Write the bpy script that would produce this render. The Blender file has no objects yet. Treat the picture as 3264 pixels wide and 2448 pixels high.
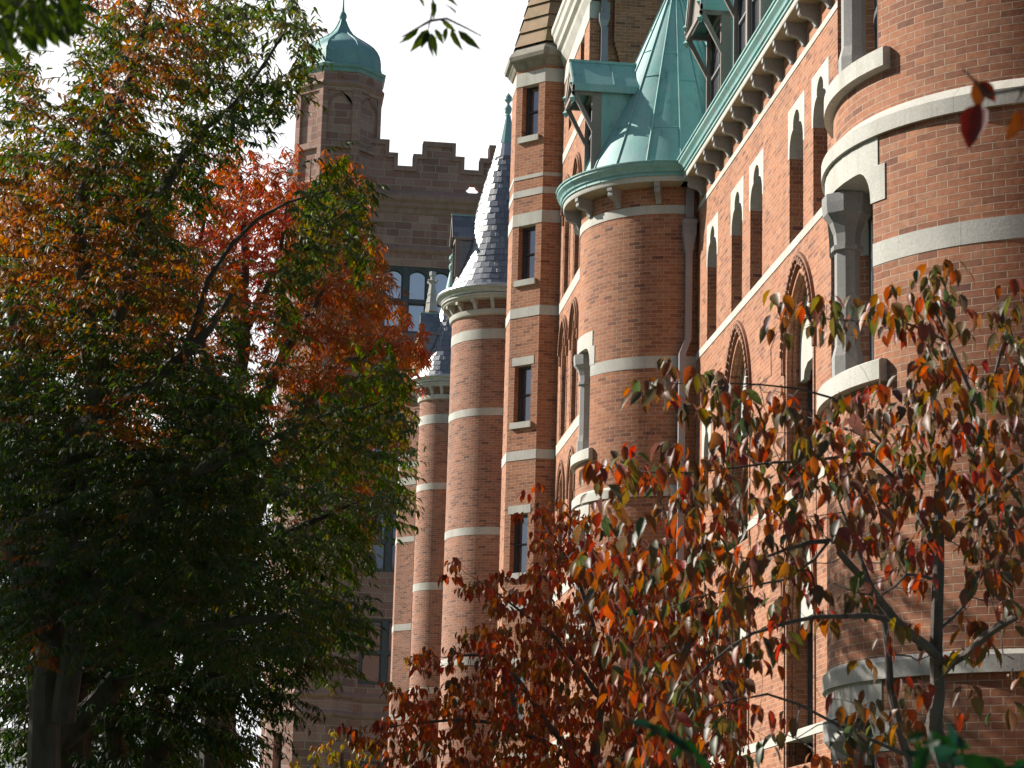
import bpy, math, random
import numpy as np
from mathutils import Vector, Matrix
random.seed(7)
R=math.radians; PI=math.pi
sc=bpy.context.scene
EZ=1.7                      # eye height above the ground; building levels below are measured from eye level
# ---------------------------------------------------------------- camera
cam=bpy.data.cameras.new('camera'); co=bpy.data.objects.new('camera',cam); sc.collection.objects.link(co)
m=Matrix(((0.9924,-0.0528,-0.1114,0),(-0.1203,-0.2166,-0.9688,0),(0.0270,0.9748,-0.2213,EZ),(0,0,0,1)))
mq=m.to_quaternion(); mq.normalize(); co.rotation_mode='QUATERNION'; co.rotation_quaternion=mq; co.location=(0,0,EZ)
cam.sensor_width=36; cam.lens=83.24; cam.clip_start=.1; cam.clip_end=3000
cam.dof.use_dof=True; cam.dof.focus_distance=38; cam.dof.aperture_fstop=11
sc.camera=co
# ---------------------------------------------------------------- light
SUN_EL,SUN_A=32.4,28.0      # elevation; azimuth swung past the facade's normal, ahead of the camera
S=Vector((-math.cos(R(SUN_A))*math.cos(R(SUN_EL)),math.sin(R(SUN_A))*math.cos(R(SUN_EL)),math.sin(R(SUN_EL))))
w=bpy.data.worlds.new('World'); sc.world=w; w.use_nodes=True
nt=w.node_tree; N=nt.nodes; Lk=nt.links; bg=N['Background']
sky=N.new('ShaderNodeTexSky'); sky.sky_type='NISHITA'; sky.sun_disc=False
sky.sun_elevation=R(SUN_EL); sky.sun_rotation=math.atan2(S.x,S.y)
sky.air_density=.75; sky.dust_density=.8; sky.ozone_density=1.0
# thin bright cloud sheet, thickest in the half of the sky towards the sun, blue gaps behind the camera
tc=N.new('ShaderNodeTexCoord'); dot=N.new('ShaderNodeVectorMath'); dot.operation='DOT_PRODUCT'
Lk.new(tc.outputs['Generated'],dot.inputs[0]); dot.inputs[1].default_value=(-.42,.86,.2)
mr=N.new('ShaderNodeMapRange'); mr.inputs['From Min'].default_value=.58; mr.inputs['From Max'].default_value=.79
Lk.new(dot.outputs['Value'],mr.inputs['Value'])
ns=N.new('ShaderNodeTexNoise'); ns.inputs['Scale'].default_value=3.2; ns.inputs['Detail'].default_value=6
mp=N.new('ShaderNodeMapping'); mp.inputs['Scale'].default_value=(1,1,3.5); Lk.new(tc.outputs['Generated'],mp.inputs['Vector']); Lk.new(mp.outputs['Vector'],ns.inputs['Vector'])
rp=N.new('ShaderNodeMapRange'); rp.inputs['From Min'].default_value=.48; rp.inputs['From Max'].default_value=.7; rp.inputs['To Max'].default_value=.22
Lk.new(ns.outputs['Fac'],rp.inputs['Value'])
mx=N.new('ShaderNodeMath'); mx.operation='MAXIMUM'; Lk.new(mr.outputs['Result'],mx.inputs[0]); Lk.new(rp.outputs['Result'],mx.inputs[1])
mix=N.new('ShaderNodeMixRGB'); Lk.new(mx.outputs[0],mix.inputs['Fac']); Lk.new(sky.outputs[0],mix.inputs[1]); mix.inputs[2].default_value=(14.5,14.5,14.8,1)
Lk.new(mix.outputs[0],bg.inputs['Color']); bg.inputs['Strength'].default_value=.05
sd=bpy.data.lights.new('sun','SUN'); sd.energy=5.0; sd.angle=R(.53); sd.color=(1,.93,.83)
so=bpy.data.objects.new('sun',sd); sc.collection.objects.link(so); so.rotation_mode='QUATERNION'; so.rotation_quaternion=S.to_track_quat('Z','Y'); so.location=S*80
vs=sc.view_settings; vs.view_transform='Standard'; vs.look='None'; vs.exposure=.84; vs.gamma=1; vs.use_curve_mapping=False
# ---------------------------------------------------------------- materials
def mat(name):
    m=bpy.data.materials.new(name); m.use_nodes=True; nt=m.node_tree
    return m,nt,nt.nodes,nt.links,nt.nodes['Principled BSDF']
def node(N,t,**k):
    n=N.new(t)
    for a,b in k.items(): 
        if a in n.inputs: n.inputs[a].default_value=b
        else: setattr(n,a,b)
    return n
def ramp(N,stops,inter='LINEAR'):
    r=N.new('ShaderNodeValToRGB'); cr=r.color_ramp; cr.interpolation=inter
    while len(cr.elements)<len(stops): cr.elements.new(.5)
    for e,(p,c) in zip(cr.elements,stops): e.position=p; e.color=(*c,1)
    return r
def noise(N,L,scale,detail=4,vec=None,rough=.55,sc3=None,uv=False):
    n=node(N,'ShaderNodeTexNoise',Scale=scale,Detail=detail,Roughness=rough)
    t=N.new('ShaderNodeTexCoord'); src=t.outputs['UV' if uv else 'Object']
    if sc3:
        mp=N.new('ShaderNodeMapping'); mp.inputs['Scale'].default_value=sc3; L.new(src,mp.inputs['Vector']); src=mp.outputs['Vector']
    L.new(src,n.inputs['Vector']); return n.outputs['Fac']
def mixc(N,L,fac,a,b,bt='MIX'):
    x=N.new('ShaderNodeMixRGB'); x.blend_type=bt
    for i,v in ((0,fac),(1,a),(2,b)):
        if isinstance(v,(int,float)): x.inputs[i].default_value=v
        elif isinstance(v,tuple): x.inputs[i].default_value=(*v,1)
        else: L.new(v,x.inputs[i])
    return x.outputs[0]
def maprange(N,L,v,a,b,c,d):
    x=N.new('ShaderNodeMapRange'); x.inputs[1].default_value=a; x.inputs[2].default_value=b; x.inputs[3].default_value=c; x.inputs[4].default_value=d
    L.new(v,x.inputs[0]); return x.outputs[0]
def masonry(name,bw,bh,mort,stops,mcol,bump=.6,rough=.85,grime=.25,wob=.004,offset=.5,gcol=(.05,.045,.04),squash=1.0,sqf=2,rand=None):
    m,nt,N,L,P=mat(name)
    t=N.new('ShaderNodeTexCoord'); nz=node(N,'ShaderNodeTexNoise',Scale=9,Detail=3); L.new(t.outputs['UV'],nz.inputs['Vector'])
    sub=node(N,'ShaderNodeVectorMath',operation='SUBTRACT'); L.new(nz.outputs['Color'],sub.inputs[0]); sub.inputs[1].default_value=(.5,.5,.5)
    scl=node(N,'ShaderNodeVectorMath',operation='SCALE'); L.new(sub.outputs[0],scl.inputs[0]); scl.inputs['Scale'].default_value=wob*2
    add=node(N,'ShaderNodeVectorMath',operation='ADD'); L.new(t.outputs['UV'],add.inputs[0]); L.new(scl.outputs[0],add.inputs[1])
    b=N.new('ShaderNodeTexBrick'); L.new(add.outputs[0],b.inputs['Vector'])
    b.offset=offset; b.offset_frequency=2; b.squash=squash; b.squash_frequency=sqf
    for k,v in (('Scale',1),('Mortar Size',mort/2),('Mortar Smooth',.35),('Bias',0),('Brick Width',bw),('Row Height',bh)): b.inputs[k].default_value=v
    b.inputs['Color1'].default_value=(0,0,0,1); b.inputs['Color2'].default_value=(1,1,1,1); b.inputs['Mortar'].default_value=(.5,.5,.5,1)
    r=ramp(N,stops); L.new(b.outputs['Color'],r.inputs[0])
    n1=noise(N,L,14,5,uv=True); c=mixc(N,L,.55,r.outputs[0],mixc(N,L,1,r.outputs[0],maprangec(N,L,n1),'MULTIPLY'))
    big=noise(N,L,.55,4); g=maprange(N,L,big,.45,.75,0,grime); c=mixc(N,L,g,c,gcol); st=noise(N,L,1.6,6,sc3=(1,1,.10)); c=mixc(N,L,maprange(N,L,st,.55,.75,0,.34),c,tuple(x*1.3 for x in gcol)); ef=noise(N,L,.9,6,sc3=(1,1,.35)); c=mixc(N,L,maprange(N,L,ef,.60,.78,0,.15),c,tuple(x*1.15 for x in mcol))
    n3=noise(N,L,60,2,uv=True); mc=mixc(N,L,maprange(N,L,n3,.4,.6,0,.5),mcol,tuple(x*.6 for x in mcol))
    c=mixc(N,L,b.outputs['Fac'],c,mc)
    L.new(c,P.inputs['Base Color']); P.inputs['Roughness'].default_value=rough; P.inputs['Specular IOR Level'].default_value=.25
    inv=maprange(N,L,b.outputs['Fac'],0,1,1,0); h=N.new('ShaderNodeMath'); h.operation='MULTIPLY_ADD'; L.new(n1,h.inputs[0]); h.inputs[1].default_value=.45; L.new(inv,h.inputs[2])
    bp=node(N,'ShaderNodeBump',Strength=bump,Distance=.008); L.new(h.outputs[0],bp.inputs['Height']); L.new(bp.outputs[0],P.inputs['Normal'])
    return m
def maprangec(N,L,v):
    x=maprange(N,L,v,.3,.7,.55,1.25); c=N.new('ShaderNodeCombineXYZ'); [L.new(x,c.inputs[i]) for i in range(3)]; return c.outputs[0]
M={}
M['brick']=masonry('red_brick',.235,.075,.010,[(0,(.16,.065,.045)),(.06,(.25,.105,.062)),(.4,(.33,.138,.074)),(.7,(.38,.158,.084)),(.9,(.34,.165,.10)),(1,(.43,.195,.10))],(.44,.335,.24),grime=.22,wob=.0065)
M['brick_old']=masonry('mottled_brick',.235,.075,.011,[(0,(.15,.08,.065)),(.1,(.24,.115,.08)),(.45,(.32,.15,.095)),(.7,(.36,.165,.105)),(.9,(.30,.17,.13)),(1,(.40,.20,.125))],(.42,.32,.25),grime=.3,wob=.0065)
M['brown']=masonry('brownstone_ashlar',.95,.40,.035,[(0,(.29,.16,.13)),(.25,(.36,.195,.155)),(.5,(.40,.225,.18)),(.75,(.43,.255,.205)),(1,(.47,.30,.24))],(.46,.41,.34),bump=.3,grime=.32,wob=.006,offset=.37,gcol=(.055,.06,.045),squash=.72,sqf=3)
def stonemat(name,c1,c2,c3,rough=.8,stain=.35,joint=True):
    m,nt,N,L,P=mat(name)
    a=noise(N,L,2.2,5); c=mixc(N,L,maprange(N,L,a,.3,.7,0,1),c1,c2)
    st=noise(N,L,5,4,sc3=(1,1,.16)); c=mixc(N,L,maprange(N,L,st,.52,.72,0,stain),c,c3)
    if joint:
        t=N.new('ShaderNodeTexCoord'); b=N.new('ShaderNodeTexBrick'); L.new(t.outputs['UV'],b.inputs['Vector'])
        for k,v in (('Scale',1),('Mortar Size',.004),('Mortar Smooth',.2),('Brick Width',1.35),('Row Height',50.)): b.inputs[k].default_value=v
        c=mixc(N,L,maprange(N,L,b.outputs['Fac'],0,1,0,.55),c,(.16,.15,.13))
    f=noise(N,L,40,3); c=mixc(N,L,1,c,maprangec2(N,L,f),'MULTIPLY')
    dk=noise(N,L,1.1,6,sc3=(1,1,.5)); c=mixc(N,L,maprange(N,L,dk,.52,.74,0,.35),c,tuple(x*.5 for x in c3)); sp=noise(N,L,23,5); c=mixc(N,L,maprange(N,L,sp,.66,.72,0,.4),c,tuple(x*.5 for x in c3))
    L.new(c,P.inputs['Base Color']); P.inputs['Roughness'].default_value=rough; P.inputs['Specular IOR Level'].default_value=.3
    bp=node(N,'ShaderNodeBump',Strength=.25,Distance=.006); L.new(f,bp.inputs['Height']); L.new(bp.outputs[0],P.inputs['Normal'])
    return m
def maprangec2(N,L,v):
    x=maprange(N,L,v,.3,.7,.86,1.08); c=N.new('ShaderNodeCombineXYZ'); [L.new(x,c.inputs[i]) for i in range(3)]; return c.outputs[0]
M['stone']=stonemat('pale_limestone',(.40,.40,.365),(.50,.49,.44),(.27,.255,.185))
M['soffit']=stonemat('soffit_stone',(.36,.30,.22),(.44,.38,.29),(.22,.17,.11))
M['oldstone']=stonemat('soot_stained_stone',(.20,.185,.15),(.27,.25,.21),(.10,.095,.075),stain=.7)
M['darkstone']=stonemat('grey_carved_stone',(.26,.26,.25),(.32,.32,.31),(.17,.17,.16),joint=False)
M['terra']=stonemat('moulded_terracotta',(.20,.10,.065),(.30,.16,.10),(.10,.06,.045),joint=False)
M['trimbrown']=stonemat('brownstone_trim',(.34,.205,.165),(.41,.26,.21),(.15,.135,.09),stain=.5)
M['mossstone']=stonemat('mossy_sandstone',(.26,.17,.10),(.33,.23,.14),(.14,.14,.055),stain=.8)
M['wood']=stonemat('taupe_painted_wood',(.22,.18,.16),(.25,.21,.19),(.18,.15,.13),joint=False,rough=.6)
def coppermat(name,lines=True):
    m,nt,N,L,P=mat(name)
    a=noise(N,L,1.1,5); b=noise(N,L,3.5,5,sc3=(1,1,.22)); d=noise(N,L,26,3,sc3=(1,1,.1))
    c=mixc(N,L,maprange(N,L,a,.35,.65,0,1),(.13,.32,.305),(.22,.42,.40))
    c=mixc(N,L,maprange(N,L,b,.42,.68,0,.75),c,(.25,.35,.37))
    c=mixc(N,L,maprange(N,L,d,.5,.75,0,.35),c,(.36,.52,.47))
    s=noise(N,L,7,6,sc3=(1,1,.3)); c=mixc(N,L,maprange(N,L,s,.60,.76,0,.6),c,(.06,.13,.12)); s2=noise(N,L,2.2,7,sc3=(1,1,.12)); c=mixc(N,L,maprange(N,L,s2,.56,.70,0,.45),c,(.30,.40,.40)); s3=noise(N,L,1.7,6,sc3=(1.4,1.4,.2)); c=mixc(N,L,maprange(N,L,s3,.60,.74,0,.35),c,(.16,.20,.17))
    L.new(c,P.inputs['Base Color']); P.inputs['Roughness'].default_value=.55; P.inputs['Specular IOR Level'].default_value=.4
    bp=node(N,'ShaderNodeBump',Strength=.15,Distance=.01); L.new(b,bp.inputs['Height']); L.new(bp.outputs[0],P.inputs['Normal'])
    return m
M['copper']=coppermat('verdigris_copper')
def simple(name,col,rough=.6,metal=0,var=.2,spec=.5):
    m,nt,N,L,P=mat(name); a=noise(N,L,6,4)
    L.new(mixc(N,L,maprange(N,L,a,.3,.7,0,1),tuple(x*(1-var) for x in col),tuple(x*(1+var) for x in col)),P.inputs['Base Color'])
    P.inputs['Roughness'].default_value=rough; P.inputs['Metallic'].default_value=metal; P.inputs['Specular IOR Level'].default_value=spec
    return m
M['lead']=simple('weathered_lead',(.42,.43,.44),.42,.6,.15)
M['pipe']=simple('painted_grey_pipe',(.23,.22,.24),.35,.0,.08)
M['frame']=simple('dark_window_frame',(.045,.047,.052),.5)
M['bframe']=simple('slate_grey_window_frame',(.085,.095,.10),.55)
M['lawn']=simple('lawn_grass',(.05,.09,.025),.9,0,.4)
M['path']=simple('concrete_path',(.35,.34,.32),.9,0,.15)
M['inner']=simple('dark_interior',(.03,.028,.026),.9)
def glass(name,col,refl,tint=(1,1,1)):
    m,nt,N,L,P=mat(name); a=noise(N,L,1.2,2)
    L.new(mixc(N,L,a,col,tuple(x*1.7 for x in col)),P.inputs['Base Color']); P.inputs['Roughness'].default_value=.35
    g=N.new('ShaderNodeBsdfGlossy'); g.inputs['Roughness'].default_value=.03; g.inputs['Color'].default_value=(*tint,1)
    x=N.new('ShaderNodeMixShader'); x.inputs[0].default_value=refl; L.new(P.outputs[0],x.inputs[1]); L.new(g.outputs[0],x.inputs[2])
    bz=node(N,'ShaderNodeTexNoise',Scale=1.5,Detail=1); bp=node(N,'ShaderNodeBump',Strength=.05,Distance=.05); L.new(bz.outputs['Fac'],bp.inputs['Height']); L.new(bp.outputs[0],g.inputs['Normal'])
    L.new(x.outputs[0],N['Material Output'].inputs[0]); return m
M['glass']=glass('window_glass',(.02,.022,.025),.22)
M['lowglass']=glass('dull_beige_glass',(.06,.05,.042),.16,(.9,.92,1))  # less reflective, beige glass for the lower brownstone windows
M['bglass']=glass('sky_reflecting_glass',(.05,.07,.09),.5,(.85,.95,1))
def slatemat():
    m,nt,N,L,P=mat('roof_slate')
    t=N.new('ShaderNodeTexCoord'); b=N.new('ShaderNodeTexBrick'); L.new(t.outputs['UV'],b.inputs['Vector']); b.offset=.5
    for k,v in (('Scale',1),('Mortar Size',.004),('Mortar Smooth',.1),('Brick Width',.26),('Row Height',.22)): b.inputs[k].default_value=v
    b.inputs['Color1'].default_value=(0,0,0,1); b.inputs['Color2'].default_value=(1,1,1,1); b.inputs['Mortar'].default_value=(0,0,0,1)
    r=ramp(N,[(0,(.065,.078,.105)),(.5,(.095,.11,.14)),(1,(.14,.155,.18))]); L.new(b.outputs['Color'],r.inputs[0])
    c=mixc(N,L,b.outputs['Fac'],r.outputs[0],(.01,.01,.012)); L.new(c,P.inputs['Base Color'])
    L.new(maprange(N,L,b.outputs['Color'],0,1,.36,.5),P.inputs['Roughness']); P.inputs['Specular IOR Level'].default_value=1.0; P.inputs['IOR'].default_value=1.7
    h=N.new('ShaderNodeMath'); h.operation='SUBTRACT'; L.new(b.outputs['Color'],h.inputs[0]); L.new(b.outputs['Fac'],h.inputs[1])
    bp=node(N,'ShaderNodeBump',Strength=.5,Distance=.02); L.new(h.outputs[0],bp.inputs['Height']); L.new(bp.outputs[0],P.inputs['Normal'])
    return m
M['slate']=slatemat()
# ---------------------------------------------------------------- mesh helpers
class MB:
    def __init__(s,*mats): s.v=[];s.f=[];s.uv=[];s.mi=[];s.mats=list(mats) or ['brick']
    def mid(s,mn):
        if mn is None: return 0
        if mn not in s.mats: s.mats.append(mn)
        return s.mats.index(mn)
    def face(s,pts,mn=None,uv=None):
        i=len(s.v); pts=[tuple(p) for p in pts]; s.v+=pts; s.f.append(tuple(range(i,i+len(pts)))); s.mi.append(s.mid(mn))
        if uv is None:
            n=Vector((0,0,0))
            for a in range(len(pts)):
                p,q=pts[a],pts[(a+1)%len(pts)]; n+=Vector(p).cross(Vector(q))
            n=n.normalized() if n.length>1e-12 else Vector((1,0,0))
            if abs(n.z)>.8: uv=[(p[0],p[1]) for p in pts]
            else:
                t=Vector((-n.y,n.x,0)).normalized(); uv=[(p[0]*t.x+p[1]*t.y,p[2]) for p in pts]
        s.uv+=list(uv)
    def box(s,x0,x1,y0,y1,z0,z1,mn=None):
        a=[(x0,y0),(x1,y0),(x1,y1),(x0,y1)]
        for i in range(4):
            p,q=a[i],a[(i+1)%4]; s.face([(*p,z0),(*q,z0),(*q,z1),(*p,z1)],mn)
        s.face([(*p,z1) for p in a],mn); s.face([(*p,z0) for p in a[::-1]],mn)
    def prism(s,poly,z0,z1,mn=None,cap=True):
        n=len(poly)
        for i in range(n):
            p,q=poly[i],poly[(i+1)%n]; s.face([(*p,z0),(*q,z0),(*q,z1),(*p,z1)],mn)
        if cap: s.face([(*p,z1) for p in poly],mn); s.face([(*p,z0) for p in poly[::-1]],mn)
    def extrude(s,poly,d,mn=None,mn2=None):
        """poly: 3d points of one planar outline; d: vector"""
        q=[(p[0]+d[0],p[1]+d[1],p[2]+d[2]) for p in poly]; n=len(poly)
        s.face(poly,mn); s.face(q[::-1],mn)
        for i in range(n): s.face([poly[i],q[i],q[(i+1)%n],poly[(i+1)%n]],mn2 or mn)
    def sweepY(s,prof,y0,y1,mn=None,caps=True):
        """prof: (x,z) outline swept along Y"""
        u=0
        for i in range(len(prof)-1):
            a,b=prof[i],prof[i+1]; l=math.dist(a,b)
            s.face([(a[0],y0,a[1]),(a[0],y1,a[1]),(b[0],y1,b[1]),(b[0],y0,b[1])],mn,uv=[(y0,u),(y1,u),(y1,u+l),(y0,u+l)]); u+=l
        if caps: s.face([(p[0],y0,p[1]) for p in prof],mn); s.face([(p[0],y1,p[1]) for p in prof[::-1]],mn)
    def lathe(s,c,prof,t0=-180,t1=180,n=48,mn=None,uvz=False):
        """prof (r,z) revolved; t=0 faces -x, t=90 faces -y"""
        ts=[R(t0+(t1-t0)*i/n) for i in range(n+1)]; u=0; r0=max(p[0] for p in prof)
        for k in range(len(prof)-1):
            (ra,za),(rb,zb)=prof[k],prof[k+1]; l=math.dist(prof[k],prof[k+1])
            va,vb=(za,zb) if abs(za-zb)>.5*l and not uvz else (u,u+l)
            for i in range(n):
                a,b=ts[i],ts[i+1]
                P=lambda r,t,z:(c[0]-r*math.cos(t),c[1]-r*math.sin(t),z)
                s.face([P(ra,a,za),P(ra,b,za),P(rb,b,zb),P(rb,a,zb)],mn,uv=[(r0*a,va),(r0*b,va),(r0*b,vb),(r0*a,vb)])
            u+=l
    def arcblock(s,c,r0,r1,z0,z1,t0,t1,mn=None,n=None):
        n=n or max(2,int(abs(t1-t0)/5)); s.lathe(c,[(r0,z0),(r1,z0),(r1,z1),(r0,z1)],t0,t1,n,mn)
        for t in (R(t0),R(t1)):
            P=lambda r,z:(c[0]-r*math.cos(t),c[1]-r*math.sin(t),z); s.face([P(r0,z0),P(r1,z0),P(r1,z1),P(r0,z1)],mn)
    def build(s,name,parent=None,smooth=False,base=None):
        me=bpy.data.meshes.new(name); b=base or (BASE.get(root_of(parent)) if parent else (0,0,0)) or (0,0,0)
        me.from_pydata([(x-b[0],y-b[1],z+EZ-b[2]) for x,y,z in s.v],[],s.f)
        uvl=me.uv_layers.new(name='UVMap'); uvl.data.foreach_set('uv',np.array(s.uv,'f').ravel())
        for k in s.mats: me.materials.append(M[k])
        me.polygons.foreach_set('material_index',s.mi)
        import bmesh
        bm=bmesh.new(); bm.from_mesh(me); bmesh.ops.remove_doubles(bm,verts=bm.verts,dist=2e-4); bmesh.ops.recalc_face_normals(bm,faces=bm.faces); bm.to_mesh(me); bm.free()
        if smooth:
            me.polygons.foreach_set('use_smooth',[True]*len(me.polygons)); me.set_sharp_from_angle(angle=R(32))
        o=bpy.data.objects.new(name,me); sc.collection.objects.link(o); o.parent=parent
        if not parent: o.location=b
        return o
BASE={}
def root_of(o):
    while o is not None and o.parent: o=o.parent
    return o.name if o else None
def thing(name,loc,label,cat,group=None):
    o=bpy.data.objects.new(name,None); sc.collection.objects.link(o); o.location=loc; o['label']=label; o['category']=cat
    if group: o['group']=group
    BASE[o.name]=loc; return o
def tag(o,label,cat,group=None):
    o['label']=label; o['category']=cat
    if group: o['group']=group
    return o
def struct(o): o['kind']='structure'; return o
def cyl_pt(c,r,t,z): return (c[0]-r*math.cos(R(t)),c[1]-r*math.sin(R(t)),z)
def wallgrid(mb,P,us,zs,holes,mn=None,uvf=None):
    """P(u,z)->3d; us/zs break lists; holes list (u0,u1,z0,z1)"""
    U=sorted(set([round(u,4) for u in us]+[round(x,4) for h in holes for x in h[:2]])); Z=sorted(set([round(z,4) for z in zs]+[round(x,4) for h in holes for x in h[2:] if min(zs)<x<max(zs)]))
    for i in range(len(U)-1):
        for j in range(len(Z)-1):
            u0,u1,z0,z1=U[i],U[i+1],Z[j],Z[j+1]; um,zm=(u0+u1)/2,(z0+z1)/2
            if any(h[0]<um<h[1] and h[2]<zm<h[3] for h in holes): continue
            uv=None if uvf is None else [uvf(u0,z0),uvf(u1,z0),uvf(u1,z1),uvf(u0,z1)]
            mb.face([P(u0,z0),P(u1,z0),P(u1,z1),P(u0,z1)],mn,uv)
# cornice profile, measured outwards from a wall face
CORN=[(0,13.66),(.34,13.66),(.35,13.68),(.35,13.765)]
GUT=[(.30,13.765),(.375,13.765),(.375,13.80),(.362,13.81),(.362,13.835),(.395,13.84),(.40,13.87),(.42,13.905),(.465,13.935),(.475,13.95),(.475,13.985),(.50,14.0),(.503,14.025),(.48,14.035),(.44,14.02),(.40,13.96),(0,13.96)]
def bracket(mb,P,d=.33,th=.055,zt=13.66,zb=13.30,k=1.0):
    """P(offset_out, sideways, z)"""
    prof=[(0,0),(1,0),(1,-.22),(.92,-.24),(.90,-.29),(.94,-.36),(.93,-.48),(.84,-.56),(.66,-.60),(.45,-.64),(.28,-.74),(.20,-.86),(.16,-1),(0,-1)]
    pr=[(a*d,zt+b*(zt-zb)) for a,b in prof]
    A=[P(a,-th,z) for a,z in pr]; B=[P(a,th,z) for a,z in pr]; n=len(pr)
    mb.face(A); mb.face(B[::-1])
    for i in range(n): mb.face([A[i],B[i],B[(i+1)%n],A[(i+1)%n]])
def archpts(a,h,n=12):
    """half outline of a pointed arch, from springing (a,0) to apex (0,h)"""
    c=max((h*h-a*a)/(2*a),0.001); r=a+c; t1=math.atan2(h,c)
    return [(r*math.cos(t1*i/n)-c,r*math.sin(t1*i/n)) for i in range(n+1)]
def pointed(W,y0,zs,a,zt,zb,parent,depth=.42,dent=True,light=True):
    """moulded pointed window in the wall plane x=W"""
    mb=MB('terra','stone','brick','frame','glass')
    def ring(a1,h1,a2,h2,x0,x1,mn,zleg):
        o=archpts(a1,h1); i_=archpts(a2,h2)
        for sgn in (-1,1):
            O=[(y0+sgn*p,zs+q) for p,q in o]; I=[(y0+sgn*p,zs+q) for p,q in i_]
            O=[(O[0][0],zleg)]+O; I=[(I[0][0],zleg)]+I
            for k in range(len(O)-1):
                mb.face([(x0,*O[k]),(x0,*O[k+1]),(x0,*I[k+1]),(x0,*I[k])],mn)
                mb.face([(x0,*O[k]),(x0,*O[k+1]),(x1,*O[k+1]),(x1,*O[k])],mn)
                mb.face([(x0,*I[k]),(x0,*I[k+1]),(x1,*I[k+1]),(x1,*I[k])],mn)
            mb.face([(x0,*O[0]),(x0,*I[0]),(x1,*I[0]),(x1,*O[0])],mn)
    h=zt-zs
    ring(a,h,a-.035,h-.06,W-.05,W+.05,'terra',zs-.25)
    ring(a-.085,h-.14,a-.12,h-.20,W-.045,W+.05,'terra',zs-.25)
    ring(a-.035,h-.06,a-.085,h-.14,W-.02,W+.05,'terra',zs-.25)
    ring(a-.12,h-.20,a-.22,h-.37,W+.03,W+.50,'brick',zb)
    def roll(ar,hr,xr,rr,mn):
        path=[(p,q) for p,q in archpts(ar,hr,14)]
        for sgn in (-1,1):
            pts=[(xr,y0+sgn*path[0][0],zb)]+[(xr,y0+sgn*p,zs+q) for p,q in path]
            tube(mb,pts,[rr]*len(pts),7,mn)
    roll(a-.19,h-.31,W+.035,.045,'brick'); roll(a-.225,h-.37,W+.12,.03,'brick')
    if dent:
        for (ai,hi,dx) in ((a-.06,h-.10,.06),):
            o=archpts(ai,hi,13)
            for sgn in (-1,1):
                for k in range(0,13):
                    p=Vector((0,sgn*(o[k][0]+o[k+1][0])/2,(o[k][1]+o[k+1][1])/2)); tq=Vector((0,sgn*(o[k+1][0]-o[k][0]),o[k+1][1]-o[k][1])).normalized(); nn=Vector((0,tq.z,-tq.y))*.036; tt=tq*.045
                    c=[p-nn-tt,p+nn-tt,p+nn+tt,p-nn+tt]; mb.extrude([(W-.085,y0+q.y,zs+q.z) for q in c],(.08,0,0),'terra')
                for zz in (zs-.22,zs-.1): mb.box(W-.055,W-.005,y0+sgn*(a-.06)-.026,y0+sgn*(a-.06)+.026,zz,zz+.07,'terra')
    # tympanum: stone slab with a narrower light below
    ai,hi=a-.21,h-.36; o=archpts(ai,hi); xt=W+.20
    out=[(y0-p,zs+q) for p,q in o]+[(y0+p,zs+q) for p,q in o[::-1][1:]]
    zl=zs-.28; ww=ai*.66
    poly=[(xt,y0-ai,zl-.12)]+[(xt,y,z) for y,z in out]+[(xt,y0+ai,zl-.12),(xt,y0+ww,zl-.12),(xt,y0+ww*.9,zl),(xt,y0+ww*.55,zl+.09),(xt,y0-ww*.55,zl+.09),(xt,y0-ww*.9,zl),(xt,y0-ww,zl-.12)]
    mb.extrude(poly,(.1,0,0),'stone')
    mb.box(W+.40,W+.44,y0-ai,y0+ai,zb,zl+.1,'glass')
    for y in (y0-ai+.03,y0,y0+ai-.03): mb.box(W+.33,W+.40,y-.035,y+.035,zb,zl-.121,'frame')
    for z in (zb+.03,(zb+zl)/2): mb.box(W+.335,W+.40,y0-ai,y0+ai,z-.025,z+.025,'frame')
    return mb.build('pointed_window',parent)
def tube(mb,pts,rad,n=6,mn=None):
    """swept tube with per-point radii"""
    P=[Vector(p) for p in pts]; rings=[]; up=Vector((.31,.17,.93))
    for i,p in enumerate(P):
        d=(P[min(i+1,len(P)-1)]-P[max(i-1,0)]).normalized(); a=d.cross(up)
        if a.length<.05: a=d.cross(Vector((1,.2,0)))
        a.normalize(); b=d.cross(a); rings.append([p+(a*math.cos(2*PI*k/n)+b*math.sin(2*PI*k/n))*rad[i] for k in range(n)])
    L=0
    for i in range(len(P)-1):
        l=(P[i+1]-P[i]).length
        for k in range(n):
            k2=(k+1)%n; mb.face([rings[i][k],rings[i][k2],rings[i+1][k2],rings[i+1][k]],mn,uv=[(k*.05,L),(k*.05+.05,L),(k*.05+.05,L+l),(k*.05,L+l)])
        L+=l
def archfill(mb,W,y0,zs,a,h,y1,y2,ztop,mn='brick'):
    """brick spandrels between a pointed arch and its rectangular hole"""
    o=archpts(a,h)
    mb.face([(W,y1,zs)]+[(W,y0-p,zs+q) for p,q in o]+[(W,y0,ztop),(W,y1,ztop)],mn)
    mb.face([(W,y2,zs)]+[(W,y0+p,zs+q) for p,q in o]+[(W,y0,ztop),(W,y2,ztop)],mn)
def octagon(cx,cy,side,grow=0):
    a=side/2*(1+2**.5)+grow; h=a*math.tan(PI/8)
    return [(cx-h,cy-a),(cx+h,cy-a),(cx+a,cy-h),(cx+a,cy+h),(cx+h,cy+a),(cx-h,cy+a),(cx-a,cy+h),(cx-a,cy-h)]
def frustum(mb,pa,za,pb,zb,mn=None):
    n=len(pa)
    for i in range(n):
        j=(i+1)%n; mb.face([(*pa[i],za),(*pa[j],za),(*pb[j],zb),(*pb[i],zb)],mn)
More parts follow.
